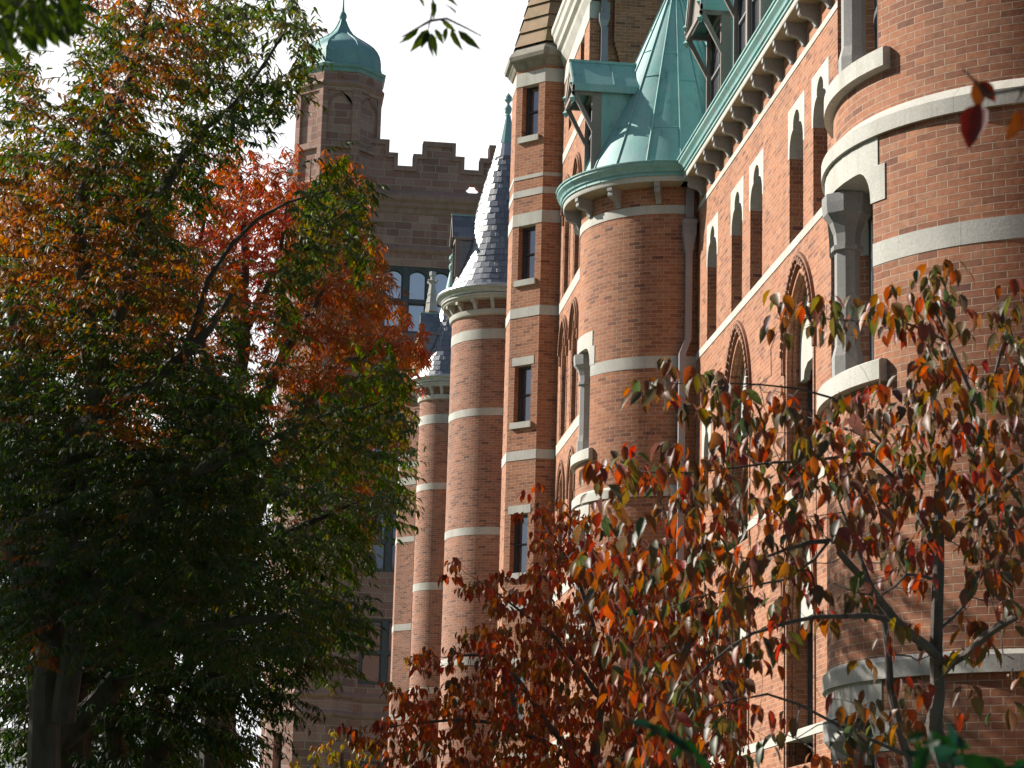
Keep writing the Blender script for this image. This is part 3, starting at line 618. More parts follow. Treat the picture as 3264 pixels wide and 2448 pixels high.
# ================================================================ slate turreted hall
sh=thing('slate_turret_hall',(9,80,0),'long brick hall with two slate cone turrets beyond the octagonal stair turret','building')
mb=MB('brick_old'); mb.face([(7.6,57.5,GZ),(7.6,96,GZ),(7.6,96,17.2),(7.6,57.5,17.2)]); mb.face([(7.6,57.5,GZ),(20,57.5,GZ),(20,57.5,17.2),(7.6,57.5,17.2)]); mb.face([(7.6,96,GZ),(20,96,GZ),(20,96,17.2),(7.6,96,17.2)]); wl=mb.build('wall',sh)
for z in (14.13,10.67,6.98): mb=MB('stone'); mb.box(7.585,7.7,58,95,z,z+.22); mb.build('string_course',wl)
mb=MB('slate'); mb.sweepY([(7.5,17.2),(10.5,22.6),(18,22.8),(18,17.2)],57.6,95.9); mb.build('roof',sh)
def slate_turret(c,r,zt,cone,bands,dz,parent,label):
    """zt = top of gutter"""
    mb=MB('brick_old'); mb.lathe(c,[(r,GZ),(r,zt-.3)],-180,180,64); t=mb.build('round_turret',parent,smooth=True); t['label']=label
    for z0,z1 in bands: mb=MB('stone'); mb.lathe(c,[(r-.02,z0),(r+.008,z0),(r+.008,z1),(r-.02,z1)],-180,180,64); mb.build('stone_band',t,smooth=True)
    g=zt-17.92; mb=MB('stone')
    mb.lathe(c,[(r,17.10+g),(r+.06,17.13+g),(r+.08,17.2+g),(r+.08,17.27+g),(r,17.28+g)],-180,180,64); mb.build('stone_band',t,smooth=True); mb=MB('stone')
    mb.lathe(c,[(r,17.56+g),(r+.26,17.56+g),(r+.28,17.58+g),(r+.28,17.62+g),(r+.33,17.64+g),(r+.33,17.69+g),(r+.3,17.70+g)],-180,180,64)
    mb.build('stone_band',t,smooth=True)
    for k in range(14):
        a=R(50+21.0*(k-4)) if k<8 else R(50+21.0*(k-4)); a=R(12.5+20.3*(k-4)); bk=MB('stone')
        prof=[(0,17.56),(.25,17.56),(.25,17.46),(.16,17.46),(.12,17.38),(.07,17.3),(.05,17.27),(0,17.27)]
        Pf=lambda o,s,z:(c[0]-(r+o)*math.cos(a)+s*math.sin(a),c[1]-(r+o)*math.sin(a)-s*math.cos(a),z+g)
        A=[Pf(o,-.05,z) for o,z in prof]; B=[Pf(o,.05,z) for o,z in prof]; bk.face(A); bk.face(B[::-1])
        for i in range(len(A)): bk.face([A[i],B[i],B[(i+1)%len(A)],A[(i+1)%len(A)]])
        bk.build('bracket',t)
    mb=MB('lead'); mb.lathe(c,[(r+.30,17.70+g),(r+.34,17.72+g),(r+.35,17.76+g),(r+.42,17.82+g),(r+.47,17.84+g),(r+.49,17.88+g),(r+.47,17.93+g),(r+.42,17.95+g),(r+.36,17.93+g),(r+.1,17.93+g)],-180,180,72)
    for k in range(36): mb.lathe(c,[(r+.425,17.815+g),(r+.478,17.835+g),(r+.498,17.88+g),(r+.478,17.938+g),(r+.42,17.958+g)],k*10-.35,k*10+.35,1)
    mb.build('gutter',t,smooth=True)
    # slates: each course a separate lapped ring of tiles
    mb=MB('slate','lead','copper'); z=cone[0][1]; rnd=random.Random(5)
    def cr(z):
        for (ra,za),(rb,zb) in zip(cone[:-1],cone[1:]):
            if za<=z<=zb: return ra+(rb-ra)*(z-za)/(zb-za)
        return cone[-1][0]
    zm=cone[-1][1]; row=0
    while z<zm-.02:
        z2=min(z+.20,zm); ra,rb=cr(z),cr(z2); n=max(10,int(2*PI*ra/.27)); off=rnd.random()*.6+ (row%2)*.5
        for k in range(n):
            a0=2*PI*(k+off)/n; a1=2*PI*(k+.955+off)/n; j=rnd.uniform(0,.012); jt=rnd.uniform(-.02,.02)
            P=lambda rr,a,z:(c[0]-rr*math.cos(a),c[1]-rr*math.sin(a),z)
            u=(row*13+k*7)%97*.26+.02; v=(row*5+k*3)%89*.22+.02; uv=[(u,v),(u+.2,v),(u+.2,v+.16),(u,v+.16)]
            lo=ra+.022+j; am=(a0+a1)/2
            mb.face([P(lo,a0,z-.02+jt*.4),P(lo+jt*.3,a1,z-.02-jt*.3),P(rb+.006,a1,z2),P(rb+.006,a0,z2)],'slate',uv)
            mb.face([P(ra-.02,a0,z-.02),P(ra-.02,a1,z-.02),P(lo+jt*.3,a1,z-.02-jt*.3),P(lo,a0,z-.02+jt*.4)],'slate',uv)
        z=z2; row+=1
    mb.lathe(c,[(q-.01,zz) for q,zz in cone],-180,180,24,'slate')
    rt,zt2=cone[-1]
    mb.lathe(c,[(rt+.02,zt2-.02),(rt*.78,zt2+.42)],-180,180,20,'lead')
    mb.lathe(c,[(rt*.8,zt2+.42),(.085,zt2+1.35),(.10,zt2+1.36),(.05,zt2+1.40),(.10,zt2+1.47),(.12,zt2+1.60),(.08,zt2+1.68),(.04,zt2+1.72),(.05,zt2+1.78),(.12,zt2+1.86),(.11,zt2+1.96),(0,zt2+2.1)],-180,180,16,'copper')
    mb.build('cone_roof',t)
    d=dormer(t,*dz,roof='slate',side='slate',ov=.12,k=.7,brace=False)
    return t
slate_turret((7.4,67.4),1.47,17.92,[(1.62,18.0),(1.46,18.35),(1.30,18.8),(1.13,19.4),(.98,20.0),(.84,20.6),(.70,21.2),(.54,21.8),(.39,22.3)],[(16.39,16.69),(14.13,14.35),(10.67,10.89),(6.98,7.2),(3.3,3.52)],(5.93,66.95,67.85,18.45,19.68,20.45,6.75),sh,'nearer round slate turret, its cone shining white in the sun')
slate_turret((7.4,85.0),1.02,19.31,[(1.16,19.4),(1.05,19.7),(.92,20.1),(.75,20.6),(.6,21.1),(.45,21.7),(.33,22.2)],[(17.60,17.94),(15.16,15.40),(11.50,11.77),(7.8,8.03),(4,4.2)],(6.4,84.6,85.4,19.85,21.15,21.93,7.2),sh,'farther and slimmer round slate turret behind the first')
ft=thing('far_turret',(7.42,94.3,0),'farthest polygonal brick turret with a stone spire ending in a carved cross finial','turret')
octturret((7.42,94.3),.90,20.6,ft,[(18.16,18.28),(17.71,17.90),(16.98,17.28),(14.66,14.88),(11.12,11.38),(7.6,7.83),(3.9,4.1)],[],'shaft','brick_old')
# ================================================================ brownstone hall closing the view
YB=118.0
bh=thing('brownstone_hall',(9,125,0),'shaded brownstone hall with battlements and a green copper dome closing the view','building')
def domed_tower(parent,cx,yf,label):
    side=1.85; ap=side/2*(1+2**.5); c=(cx,yf+ap); o=octagon(*c,side); mb=MB('brown','trimbrown')
    for i in range(8):
        p,q=o[i],o[(i+1)%8]; d=Vector((q[0]-p[0],q[1]-p[1],0)); L=d.length; d/=L; nr=Vector((d.y,-d.x,0))
        P=lambda u,z,dp=0:(p[0]+d.x*u-nr.x*dp,p[1]+d.y*u-nr.y*dp,z)
        pn=[(.27,L-.27,39.45,42.25),(.27,L-.27,37.3,39.1)]
        if i==7: pn.append((.55,1.15,2.5,8.8))
        wallgrid(mb,P,[0,L],[GZ,43.4],pn,uvf=lambda u,z,i=i:(u+i*1.85,z))
        for u0,u1,z0,z1 in pn:
            dp=.14 if z0>30 else .45; mn='trimbrown' if z0>39.2 or z0<30 else 'brown'
            for u in (u0,u1): mb.face([P(u,z0),P(u,z0,dp),P(u,z1,dp),P(u,z1)],mn)
            for z in (z0,z1): mb.face([P(u0,z),P(u1,z),P(u1,z,dp),P(u0,z,dp)],'trimbrown')
            if z0<30: mb.face([P(u0,z0,dp),P(u1,z0,dp),P(u1,z1,dp),P(u0,z1,dp)],'inner'); continue
            mb.face([P(u0,z0,dp),P(u1,z0,dp),P(u1,z1,dp),P(u0,z1,dp)],'brown')
            if z0>39.2:      # arched tracery head and sill inside the upper panel
                um=(u0+u1)/2; a=(u1-u0)/2-.03; arc=[(um-a*math.cos(PI*k/12),41.5+.62*math.sin(PI*k/12)) for k in range(13)]
                for half in (arc[:7],arc[6:]):
                    cu=u0 if half is arc[:7] or half[0][0]<um-.01 else u1
                    mb.extrude([P(u,z,dp-.07) for u,z in half]+[P(um,z1,dp-.07),P(cu,z1,dp-.07),P(cu,41.5,dp-.07)],(-nr.x*.06,-nr.y*.06,0),'trimbrown')
                arc2=[(um-(a-.10)*math.cos(PI*k/12),41.5+.52*math.sin(PI*k/12)) for k in range(13)]
                tube(mb,[P(u,z,dp-.03) for u,z in arc2],[.03]*13,5,'trimbrown')
    t=mb.build('corner_tower',parent)
    if label: t['label']=label
    for zz,g in ((42.45,.0),(37.0,.12),(10.55,.05),(9.6,.04)):
        mb=MB('trimbrown')
        pr=[(0,zz),(.05+g,zz+.06),(.12+g,zz+.14),(.12+g,zz+.22),(.04,zz+.34),(0,zz+.38)]
        for (a,za),(b,zb) in zip(pr[:-1],pr[1:]): frustum(mb,octagon(*c,side,a),za,octagon(*c,side,b),zb)
        mb.build('string_course',t)
    mb=MB('trimbrown'); frustum(mb,octagon(*c,side,.28),GZ,octagon(*c,side,.0),1.0)
    mb.build('plinth',t)
    for i in range(8):
        mb=MB('trimbrown','terra')
        p,q=o[i],o[(i+1)%8]; d=Vector((q[0]-p[0],q[1]-p[1],0)).normalized(); nr=Vector((d.y,-d.x,0)); um=side/2
        cen=Vector((p[0],p[1],42.98))+d*um
        for rr,tr,of in ((.27,.035,.01),(.15,.03,.0)):
            tube(mb,[tuple(cen+nr*of+d*rr*math.cos(2*PI*k/20)+Vector((0,0,rr*math.sin(2*PI*k/20)))) for k in range(21)],[tr]*21,5)
        mb.face([tuple(cen+nr*.012+d*.26*math.cos(2*PI*k/20)+Vector((0,0,.26*math.sin(2*PI*k/20)))) for k in range(20)],'terra')
        mb.build('roundel',t)
    mb=MB('copper'); ap8=ap
    def oc(a,z0,b,z1): frustum(mb,octagon(*c,side,a-ap8),z0,octagon(*c,side,b-ap8),z1)
    pr=[(2.24,43.30),(2.30,43.42),(2.27,43.5),(2.36,43.55),(2.40,43.68),(2.32,43.73),(2.16,43.80),(2.10,43.98),(2.09,44.25),(2.06,44.5),(2.0,44.75),(1.88,45.0),(1.70,45.25),(1.45,45.47),(1.14,45.7),(.82,45.92),(.58,46.13),(.40,46.4),(.28,46.65),(.19,46.9),(.14,47.0)]
    for (a,za),(b,zb) in zip(pr[:-1],pr[1:]): oc(a,za,b,zb)
    for i in range(8):
        tube(mb,[(*octagon(*c,side,a-ap8)[i],z) for a,z in pr[6:]],[.035]*len(pr[6:]),5)
    mb.lathe(c,[(.14,46.98),(.20,47.1),(.22,47.25),(.17,47.4),(.08,47.5),(.05,47.9),(.03,49.0),(0,49.3)],-180,180,12)
    mb.build('dome',t,smooth=True)
    return t
domed_tower(bh,4.12,YB,'octagonal corner tower carrying the green copper dome')
YW=119.1; k=YW/YB
mb=MB('brown'); WN=[(6.75,10.45,29.6,33.2),(11.4,15,29.6,33.2),(6.33,10.2,17.1,20.3),(6.33,10.2,11.4,14.7),(6.4,10.3,23,26.6),(11.3,15,11.4,20.3),(6.5,10.3,2.2,7.6)]
wallgrid(mb,lambda u,z:(u,YW,z),[5.6,26],[GZ,37.1],WN)
for a,b,z0,z1 in WN:
    for x in (a,b): mb.face([(x,YW,z0),(x,YW+.5,z0),(x,YW+.5,z1),(x,YW,z1)])
    for z in (z0,z1): mb.face([(a,YW,z),(b,YW,z),(b,YW+.5,z),(a,YW+.5,z)])
bw=mb.build('wall',bh)
mb=MB('brown','trimbrown'); st_=[(5.6,40.0),(6.84,40.0),(6.84,39.3),(7.32,39.3),(7.32,38.6),(8.12,38.6),(8.12,39.3),(8.62,39.3),(8.62,40.03),(10.36,40.03),(10.36,39.3),(10.84,39.3),(10.84,38.6),(11.65,38.6),(11.65,39.3),(12.13,39.3),(12.13,40.05),(13.9,40.05),(13.9,39.3),(14.4,39.3),(14.4,38.6),(15.2,38.6),(15.2,39.3),(15.7,39.3),(15.7,40.05),(18,40.05)]
# parapet with stepped merlons, pierced by a small opening
hx,hz,hr=11.31,37.55,.33
cols=sorted(set([p[0] for p in st_]+[hx-hr,hx+hr]))
for a,b in zip(cols[:-1],cols[1:]):
    m_=(a+b)/2; top=[st_[i][1] for i in range(len(st_)-1) if st_[i][0]<=m_<=st_[i+1][0] and st_[i][1]==st_[i+1][1]]
    top=top[0]
    if abs(m_-hx)<hr: mb.box(a,b,YW-.02,YW+.5,36.9,hz-hr); mb.box(a,b,YW-.02,YW+.5,hz+hr,top)
    else: mb.box(a,b,YW-.02,YW+.5,36.9,top)
for sx in (-1,1):
    for sz in (-1,1): mb.extrude([(hx+sx*hr,YW-.01,hz+sz*hr),(hx+sx*hr*.35,YW-.01,hz+sz*hr),(hx+sx*hr*.62,YW-.01,hz+sz*hr*.5),(hx+sx*hr,YW-.01,hz+sz*hr*.2)],(0,.4,0))
for i in range(len(st_)-1):        # moulded coping following the steps
    (xa,za),(xb,zb)=st_[i],st_[i+1]
    if za==zb: mb.box(xa-.0,xb+.0,YW-.10,YW+.6,za-.22,za+.05,'trimbrown')
    else:
        s=1 if zb>za else -1; lo,hi=min(za,zb),max(za,zb); xx=(xa,xa+.22) if s>0 else (xa-.22,xa)
        mb.box(xx[0],xx[1],YW-.098,YW+.598,lo-.21,hi-.221,'trimbrown')
mb.build('battlement',bh)
mb=MB('trimbrown','mossstone')
mb.sweepY([(0,0)],0,0,caps=False)
def bandX(mb,prof,x0,x1,mn=None):
    for (a,za),(b,zb) in zip(prof[:-1],prof[1:]): mb.face([(x0,YW-a,za),(x1,YW-a,za),(x1,YW-b,zb),(x0,YW-b,zb)],mn)
for z0 in (36.3,):
    bandX(mb,[(0,36.0),(.08,36.1),(.10,36.3),(.22,36.42),(.24,36.6),(.36,36.75),(.38,36.95),(.30,37.1),(.05,37.35),(0,37.4)],5.8,26)
mb.build('string_course',bh)
for z0 in (33.9,10.5,9.6,21.6): mb=MB('trimbrown'); bandX(mb,[(0,z0),(.07,z0+.05),(.13,z0+.16),(.13,z0+.24),(.02,z0+.4),(0,z0+.42)],6.0,26); mb.build('string_course',bh)
for (a,b,z0,z1) in WN:
    mb=MB('bframe','bglass','lowglass'); n=3 if z0>22 or b-a>3.7 else 3; arched=z0>22; w_=(b-a)/n; tz=z0+(z1-z0)*.49
    mb.box(a,b,YW+.34,YW+.37,z0,z1,'bglass' if z0>22 else 'lowglass')
    for i in range(n+1): mb.box(max(a,a+w_*i-.15),min(b,a+w_*i+.15),YW+.05,YW+.33,z0,z1)
    for i in range(n):
        for x in (a+w_*i+.18,a+w_*(i+1)-.18): mb.box(x-.04,x+.04,YW+.22,YW+.34,z0,z1)
    for zc,h in ((z0+.08,.08),(tz,.11),(z1-.06,.06)): mb.box(a,b,YW+.08,YW+.335,zc-h,zc+h)
    if arched:
        for i in range(n):
            xm=a+w_*(i+.5); r_=w_/2-.15; zs=z1-.62
            for sg in (-1,1):
                arc=[(xm+sg*r_*math.cos(PI/2*k/8),zs+.45*math.sin(PI/2*k/8)) for k in range(9)]
                mb.extrude([(x,YW+.12,z) for x,z in arc]+[(xm,YW+.12,z1-.06),(xm+sg*r_,YW+.12,z1-.06)],(0,.2,0))
    mb.build('window',bw)
mb=MB('brown'); mb.face([(5.6,YW+14,GZ),(26,YW+14,GZ),(26,YW+14,37),(5.6,YW+14,37)]); mb.face([(2.2,YW+1,GZ),(2.2,YW+17,GZ),(2.2,YW+17,37),(2.2,YW+1,37)]); mb.face([(2.2,YW+1,37),(26,YW+1,37),(26,YW+17,37),(2.2,YW+17,37)]); mb.build('wall',bh)
domed_tower(bh,4.15,YB+17.5,'second domed tower, only its edge showing behind the first')
# low far building glimpsed through the trees
fb=thing('far_brick_building',(-8,170,0),'low reddish building glimpsed at the foot of the brownstone tower','building')
mb=MB('brick_old'); mb.box(-40,2,170,190,GZ,9); fw=mb.build('wall',fb)
for i in range(9):
    for z in (1.5,5.2):
        mb=MB('bframe','bglass'); x=-1.6-3*i; mb.box(x-.75,x+.75,169.9,169.99,z,z+2.1,'bframe'); mb.box(x-.62,x+.62,169.86,169.9,z+.12,z+1.98,'bglass'); mb.build('window',fw)
mb=MB('slate'); mb.extrude([(-41,169,9),(3,169,9),(-1,180,13),(-37,180,13)],(0,.01,0)); mb.build('roof',fb)
# ================================================================ trees
CAMP=Vector((0,0,0)); AX=Vector((m[0][0],m[1][0],m[2][0])); AY=Vector((m[0][1],m[1][1],m[2][1])); AF=-Vector((m[0][2],m[1][2],m[2][2]))
def at(x,y,d):
    """point d metres ahead; x,y measured on the 2212 px wide photograph; height from eye level"""
    k=d/5114.; return AF*d+AX*((x-1106)*k)+AY*((829.5-y)*k)
def leafmat(name,trans=.45,rough=.42,spec=.5,vv=1.4):
    mt,nt,N,L,P=mat(name); a=N.new('ShaderNodeAttribute'); a.attribute_name='leaf_colour'
    f=noise(N,L,55,2); c=mixc(N,L,1,a.outputs['Color'],maprangec2(N,L,f),'MULTIPLY')
    L.new(c,P.inputs['Base Color']); P.inputs['Roughness'].default_value=rough; P.inputs['Specular IOR Level'].default_value=spec
    t=N.new('ShaderNodeBsdfTranslucent'); hs=N.new('ShaderNodeHueSaturation'); hs.inputs['Saturation'].default_value=1.25; hs.inputs['Value'].default_value=vv; L.new(c,hs.inputs['Color']); L.new(hs.outputs[0],t.inputs['Color'])
    x=N.new('ShaderNodeMixShader'); x.inputs[0].default_value=trans; L.new(P.outputs[0],x.inputs[1]); L.new(t.outputs[0],x.inputs[2]); L.new(x.outputs[0],N['Material Output'].inputs[0]); return mt
M['leaf']=leafmat('thin_leaf',.42,.5,.35); M['dogleaf']=leafmat('dogwood_leaf',.44,.46,.45,1.75)
def barkmat(name,c1,c2):
    mt,nt,N,L,P=mat(name); a=noise(N,L,9,5,sc3=(1,1,.3)); b=noise(N,L,40,3)
    L.new(mixc(N,L,maprange(N,L,a,.35,.65,0,1),c1,c2),P.inputs['Base Color']); P.inputs['Roughness'].default_value=.85
    bp=node(N,'ShaderNodeBump',Strength=.6,Distance=.01); L.new(b,bp.inputs['Height']); L.new(bp.outputs[0],P.inputs['Normal']); return mt
M['bark']=barkmat('dark_bark',(.045,.035,.028),(.10,.08,.065)); M['dogbark']=barkmat('dogwood_bark',(.05,.04,.034),(.12,.098,.085))
rng=np.random.default_rng(11)
def norm(v): return v/np.maximum(np.linalg.norm(v,axis=-1,keepdims=True),1e-9)
def leaves(name,pos,ax,nrm,ln,wd,col,matn,parent,base,shape='lance',curl=.35):
    """one mesh of folded, drooping leaf blades"""
    n=len(pos); ax=norm(ax); sd=norm(np.cross(ax,nrm)); up=np.cross(sd,ax)
    if shape=='lance': S=[0,.22,.55,1.0]; Wd=[.12,.85,.8,0]
    else: S=[0,.18,.42,.72,1.0]; Wd=[.1,.78,1.0,.66,0]
    rows=len(S); V=[]
    for s,wf in zip(S,Wd):
        mid=pos+ax*(ln*s)[:,None]-up*(ln*curl*s*s)[:,None]
        h=(wd*.5*wf)[:,None]
        for k in (-1,0,1): V.append(mid+sd*h*k+up*h*abs(k)*.45)
    V=np.stack(V,1).reshape(-1,3); nv=rows*3; F=[]
    for r in range(rows-1):
        for k in range(2): F.append((r*3+k,r*3+k+1,(r+1)*3+k+1,(r+1)*3+k))
    F=np.array(F); Fa=(F[None]+(np.arange(n)*nv)[:,None,None]).reshape(-1,4)
    me=bpy.data.meshes.new(name); V=V+np.array([0,0,EZ])-np.array(base)
    me.vertices.add(len(V)); me.vertices.foreach_set('co',V.astype('f').ravel())
    me.loops.add(Fa.size); me.loops.foreach_set('vertex_index',Fa.astype('i').ravel())
    me.polygons.add(len(Fa)); me.polygons.foreach_set('loop_start',np.arange(0,Fa.size,4,dtype='i')); me.update(calc_edges=True)
    ca=me.color_attributes.new('leaf_colour','FLOAT_COLOR','POINT')
    tip=np.tile(np.repeat(np.array([1.0 if i<2 else (1.12 if i<3 else .95) for i in range(rows)]),3),n)[:,None]
    C=np.repeat(col,nv,0)*tip; ca.data.foreach_set('color',np.concatenate([C,np.ones((len(C),1))],1).astype('f').ravel())
    me.polygons.foreach_set('use_smooth',[True]*len(me.polygons)); me.materials.append(M[matn])
    o=bpy.data.objects.new(name,me); sc.collection.objects.link(o); o.parent=parent
    if not parent: o.location=base
    return o
PAL={'G':[((.024,.048,.009),5),((.035,.066,.012),4),((.055,.07,.013),2),((.13,.075,.014),1)],
 'g':[((.042,.08,.010),4),((.07,.10,.014),4),((.13,.12,.016),2),((.24,.12,.016),1.5),((.03,.06,.01),3)],
 'o':[((.30,.10,.014),4),((.20,.09,.016),3),((.09,.09,.013),1.6),((.36,.09,.012),2),((.24,.05,.012),1.6)],
 'r':[((.32,.075,.012),4),((.36,.045,.014),4),((.30,.10,.018),3),((.22,.06,.015),2)],
 'R':[((.34,.032,.014),5),((.30,.03,.014),3),((.36,.08,.016),2)],
 't':[((.25,.075,.014),4),((.33,.07,.014),3),((.17,.08,.016),2),((.10,.08,.014),1.5)],
 'c':[((.045,.095,.012),4),((.07,.12,.015),3),((.09,.10,.014),2),((.16,.07,.014),.7)],
 'C':[((.018,.038,.009),5),((.028,.052,.011),3),((.04,.055,.012),1),((.12,.05,.012),.5)],
 'd':[((.045,.062,.028),3.6),((.075,.075,.022),2),((.16,.070,.018),2.6),((.27,.055,.018),3),((.27,.035,.024),1.8),((.10,.050,.042),4),((.13,.08,.02),1)],
 'e':[((.36,.040,.018),4),((.34,.075,.016),4),((.15,.035,.026),3.5),((.08,.06,.022),3),((.24,.10,.016),2.5)],
 'f':[((.13,.13,.025),4),((.20,.13,.02),3),((.26,.08,.018),3),((.08,.09,.02),2)],
 'n':[((.025,.04,.008),4),((.035,.05,.01),3)],'m':[((.07,.014,.012),4),((.06,.022,.012),2)],'b':[((.02,.04,.010),5),((.03,.05,.012),4),((.06,.045,.012),1)],
 's':[((.008,.026,.007),4),((.012,.034,.010),3),((.008,.026,.016),3)]}
def palcol(ch,n):
    c=np.array([p[0] for p in PAL[ch]]); w_=np.array([p[1] for p in PAL[ch]],float); i=rng.choice(len(c),n,p=w_/w_.sum())
    return c[i]*rng.uniform(.72,1.3,(n,1))
def tree(name,label,cat,limbs,rows,x0,y0,key,dist,spread,nspray,leafspec,matn='leaf',barkn='bark',cell=40,sparse=.3,group=None,style='spray',twigs=.5,trunk_r=.22,loose=1.0,droop=.5):
    """limbs: list of polylines (x,y,dist,radius); rows: coarse density map of the crown; every spray gets its own depth"""
    base=at(*limbs[0][0][:3]); bl=(base.x,base.y,0.0)
    t=thing(name,bl,label,cat,group)
    tb=MB(barkn); pts=[]
    for li,l in enumerate(limbs):
        P=[at(*q[:3]) for q in l]; r=[q[3] for q in l]
        if li==0: P=[Vector((P[0].x,P[0].y,GZ-.1))]+P[0 if P[0].z>GZ+.3 else 1:]; r=[r[0]*1.25]+r[-(len(P)-1):]
        # resample with gentle wander
        Q=[];RR=[]
        for a in range(len(P)-1):
            n=max(2,int((P[a+1]-P[a]).length/.35))
            for k in range(n):
                f=k/n; p0=P[max(a-1,0)];p1=P[a];p2=P[a+1];p3=P[min(a+2,len(P)-1)]
                q=.5*((2*p1)+(p2-p0)*f+(2*p0-5*p1+4*p2-p3)*f*f+(3*p1-p0-3*p2+p3)*f**3)
                Q.append(q+Vector([random.gauss(0,.4*min(r[a],.05)) for _ in range(3)])); RR.append(r[a]+(r[a+1]-r[a])*f)
        Q.append(P[-1]); RR.append(r[-1]); tube(tb,Q,RR,8); pts+=list(zip(Q,RR))
    LP=np.array([tuple(p) for p,_ in pts]); LR=np.array([r for _,r in pts])
    trunk=tb.build('trunk',t,smooth=True)
    pos=[];ax=[];nr=[];ln=[];wd=[];cc=[]; tw=MB(barkn)
    L0,L1,asp,nl=leafspec; todo=[]
    for j,row in enumerate(rows):
        for i,ch in enumerate(row):
            if ch in '. ' or (ch not in key and ch!=':'): continue
            if ch==':':
                near=[c for c in (row[max(0,i-1):i]+row[i+1:i+2]+(rows[j-1][i:i+1] if j else '')+(rows[j+1][i:i+1] if j+1<len(rows) else '')) if c in key]
                if not near and key in 'de': near=[key]
                if not near: continue
                pal=near[0]; ns_=nspray*sparse
            else: pal=ch; ns_=nspray
            for s_ in range(int(ns_+rng.random())):
                p2=pal
                if rng.random()<.4:
                    jj=min(max(j+int(rng.integers(-2,3)),0),len(rows)-1); ii=min(max(i+int(rng.integers(-2,3)),0),len(row)-1)
                    if rows[jj][ii:ii+1] and rows[jj][ii] in key: p2=rows[jj][ii]
                dd=dist+rng.uniform(-1,1)*spread; px=x0+i*cell+rng.uniform(-.5,.5)*cell*1.15; py=y0+j*cell+rng.uniform(-.5,.5)*cell*1.15
                o=np.array(at(px,py,dd))
                if style=='spray':      # foliage gathers in drooping storeys
                    ph=.5*math.sin(o[0]*.9)+.4*math.sin(o[1]*.8+1); st_=.020*dist; o[2]=(round(o[2]/st_+ph)-ph)*st_+rng.normal(0,.12*st_)
                todo.append((o,p2))
    O=np.array([t_[0] for t_ in todo]); dl=np.array([((LP-o)**2).sum(1).min() for o in O]); order=np.argsort(dl)
    NP=np.zeros((len(LP)+len(O),3)); NR=np.zeros(len(NP)); NP[:len(LP)]=LP; NR[:len(LP)]=LR; nn_=len(LP)
    for q_ in order:
        o,pal=todo[q_]
        if 1:
            if 1:
                d2=((NP[:nn_]-o)**2).sum(1)*(1+.8*(NR[:nn_]<.004))+np.where(NP[:nn_,2]>o[2]+.25,.5,0); kb=int(d2.argmin()); q=NP[kb]
                out=o-q; L_=np.linalg.norm(out); k0=int(((LP-o)**2).sum(1).argmin()); far=o-LP[k0]
                hd=norm(far*np.array([1,1,.5])+rng.normal(0,.35,3)*max(.3,np.linalg.norm(far)*.4)+1e-6)
                if style=='spray':
                    tl=rng.uniform(.30,.62)*loose; td=norm(hd*np.array([1,1,.25])+np.array([0,0,-.10])); n=nl+int(rng.integers(-3,4))
                    f=(np.arange(n)+.5)/n; p=o+td*(f*tl-tl*.5)[:,None]+np.array([0,0,-.12])*(f*f*tl)[:,None]
                    side=norm(np.cross(td,[0,0,1])); sg=np.where(np.arange(n)%2==0,1,-1)[:,None]
                    a=norm(td*.75+side*sg*.75+np.array([0,0,-droop])+rng.normal(0,.25,(n,3)))
                    nv=norm(np.array([0,0,1.])+rng.normal(0,.4,(n,3))); l=rng.uniform(L0,L1,n)*(1-.25*np.abs(f-.5))
                    if rng.random()<.5: tube(tw,[tuple(o-td*tl*.5),tuple(o),tuple(o+td*tl*.5+np.array([0,0,-.12*tl]))],[.004,.003,.0015],3)
                else:
                    n=nl+int(rng.integers(-2,3)); az=rng.uniform(0,2*PI)+np.arange(n)*2.4; rad=np.stack([np.cos(az),np.sin(az),np.zeros(n)],1)
                    p=o+rad*rng.uniform(.005,.05,(n,1))+rng.normal(0,.018,(n,3)); a=norm(rad*rng.uniform(.15,1.0,(n,1))+np.array([0,0,-1.0])+rng.normal(0,.22,(n,3)))
                    nv=norm(rad+np.array([0,0,.35])+rng.normal(0,.3,(n,3))); l=rng.uniform(L0,L1,n)
                pos.append(p);ax.append(a);nr.append(nv);ln.append(l);wd.append(l*asp*rng.uniform(.7,1.2,n))
                b_=palcol(pal,1); cc.append(palcol(pal,n)*.5+b_*.5)
                if rng.random()<twigs and L_>.02 and L_<6:
                    A=Vector(q); B=Vector(o); sag=min(.12*L_,.15); M1=A.lerp(B,.35)+Vector((0,0,-sag))+Vector(rng.normal(0,.07*L_,3)); M2=A.lerp(B,.7)+Vector((0,0,-sag*.6))+Vector(rng.normal(0,.05*L_,3))
                    r=min(NR[kb]*.62,.0025+.0045*L_); r2=max(r*.62,.0018); tube(tw,[A,M1,M2,B],[r,r*.9,r*.75,r2],4)
                    NP[nn_]=o; NR[nn_]=r2; nn_+=1
    leaves('foliage',np.concatenate(pos),np.concatenate(ax),np.concatenate(nr),np.concatenate(ln),np.concatenate(wd),np.concatenate(cc),matn,t,bl,'lance' if style=='spray' else 'ovate',.30 if style=='spray' else .22)
    tw.build('twigs',t)
    return t
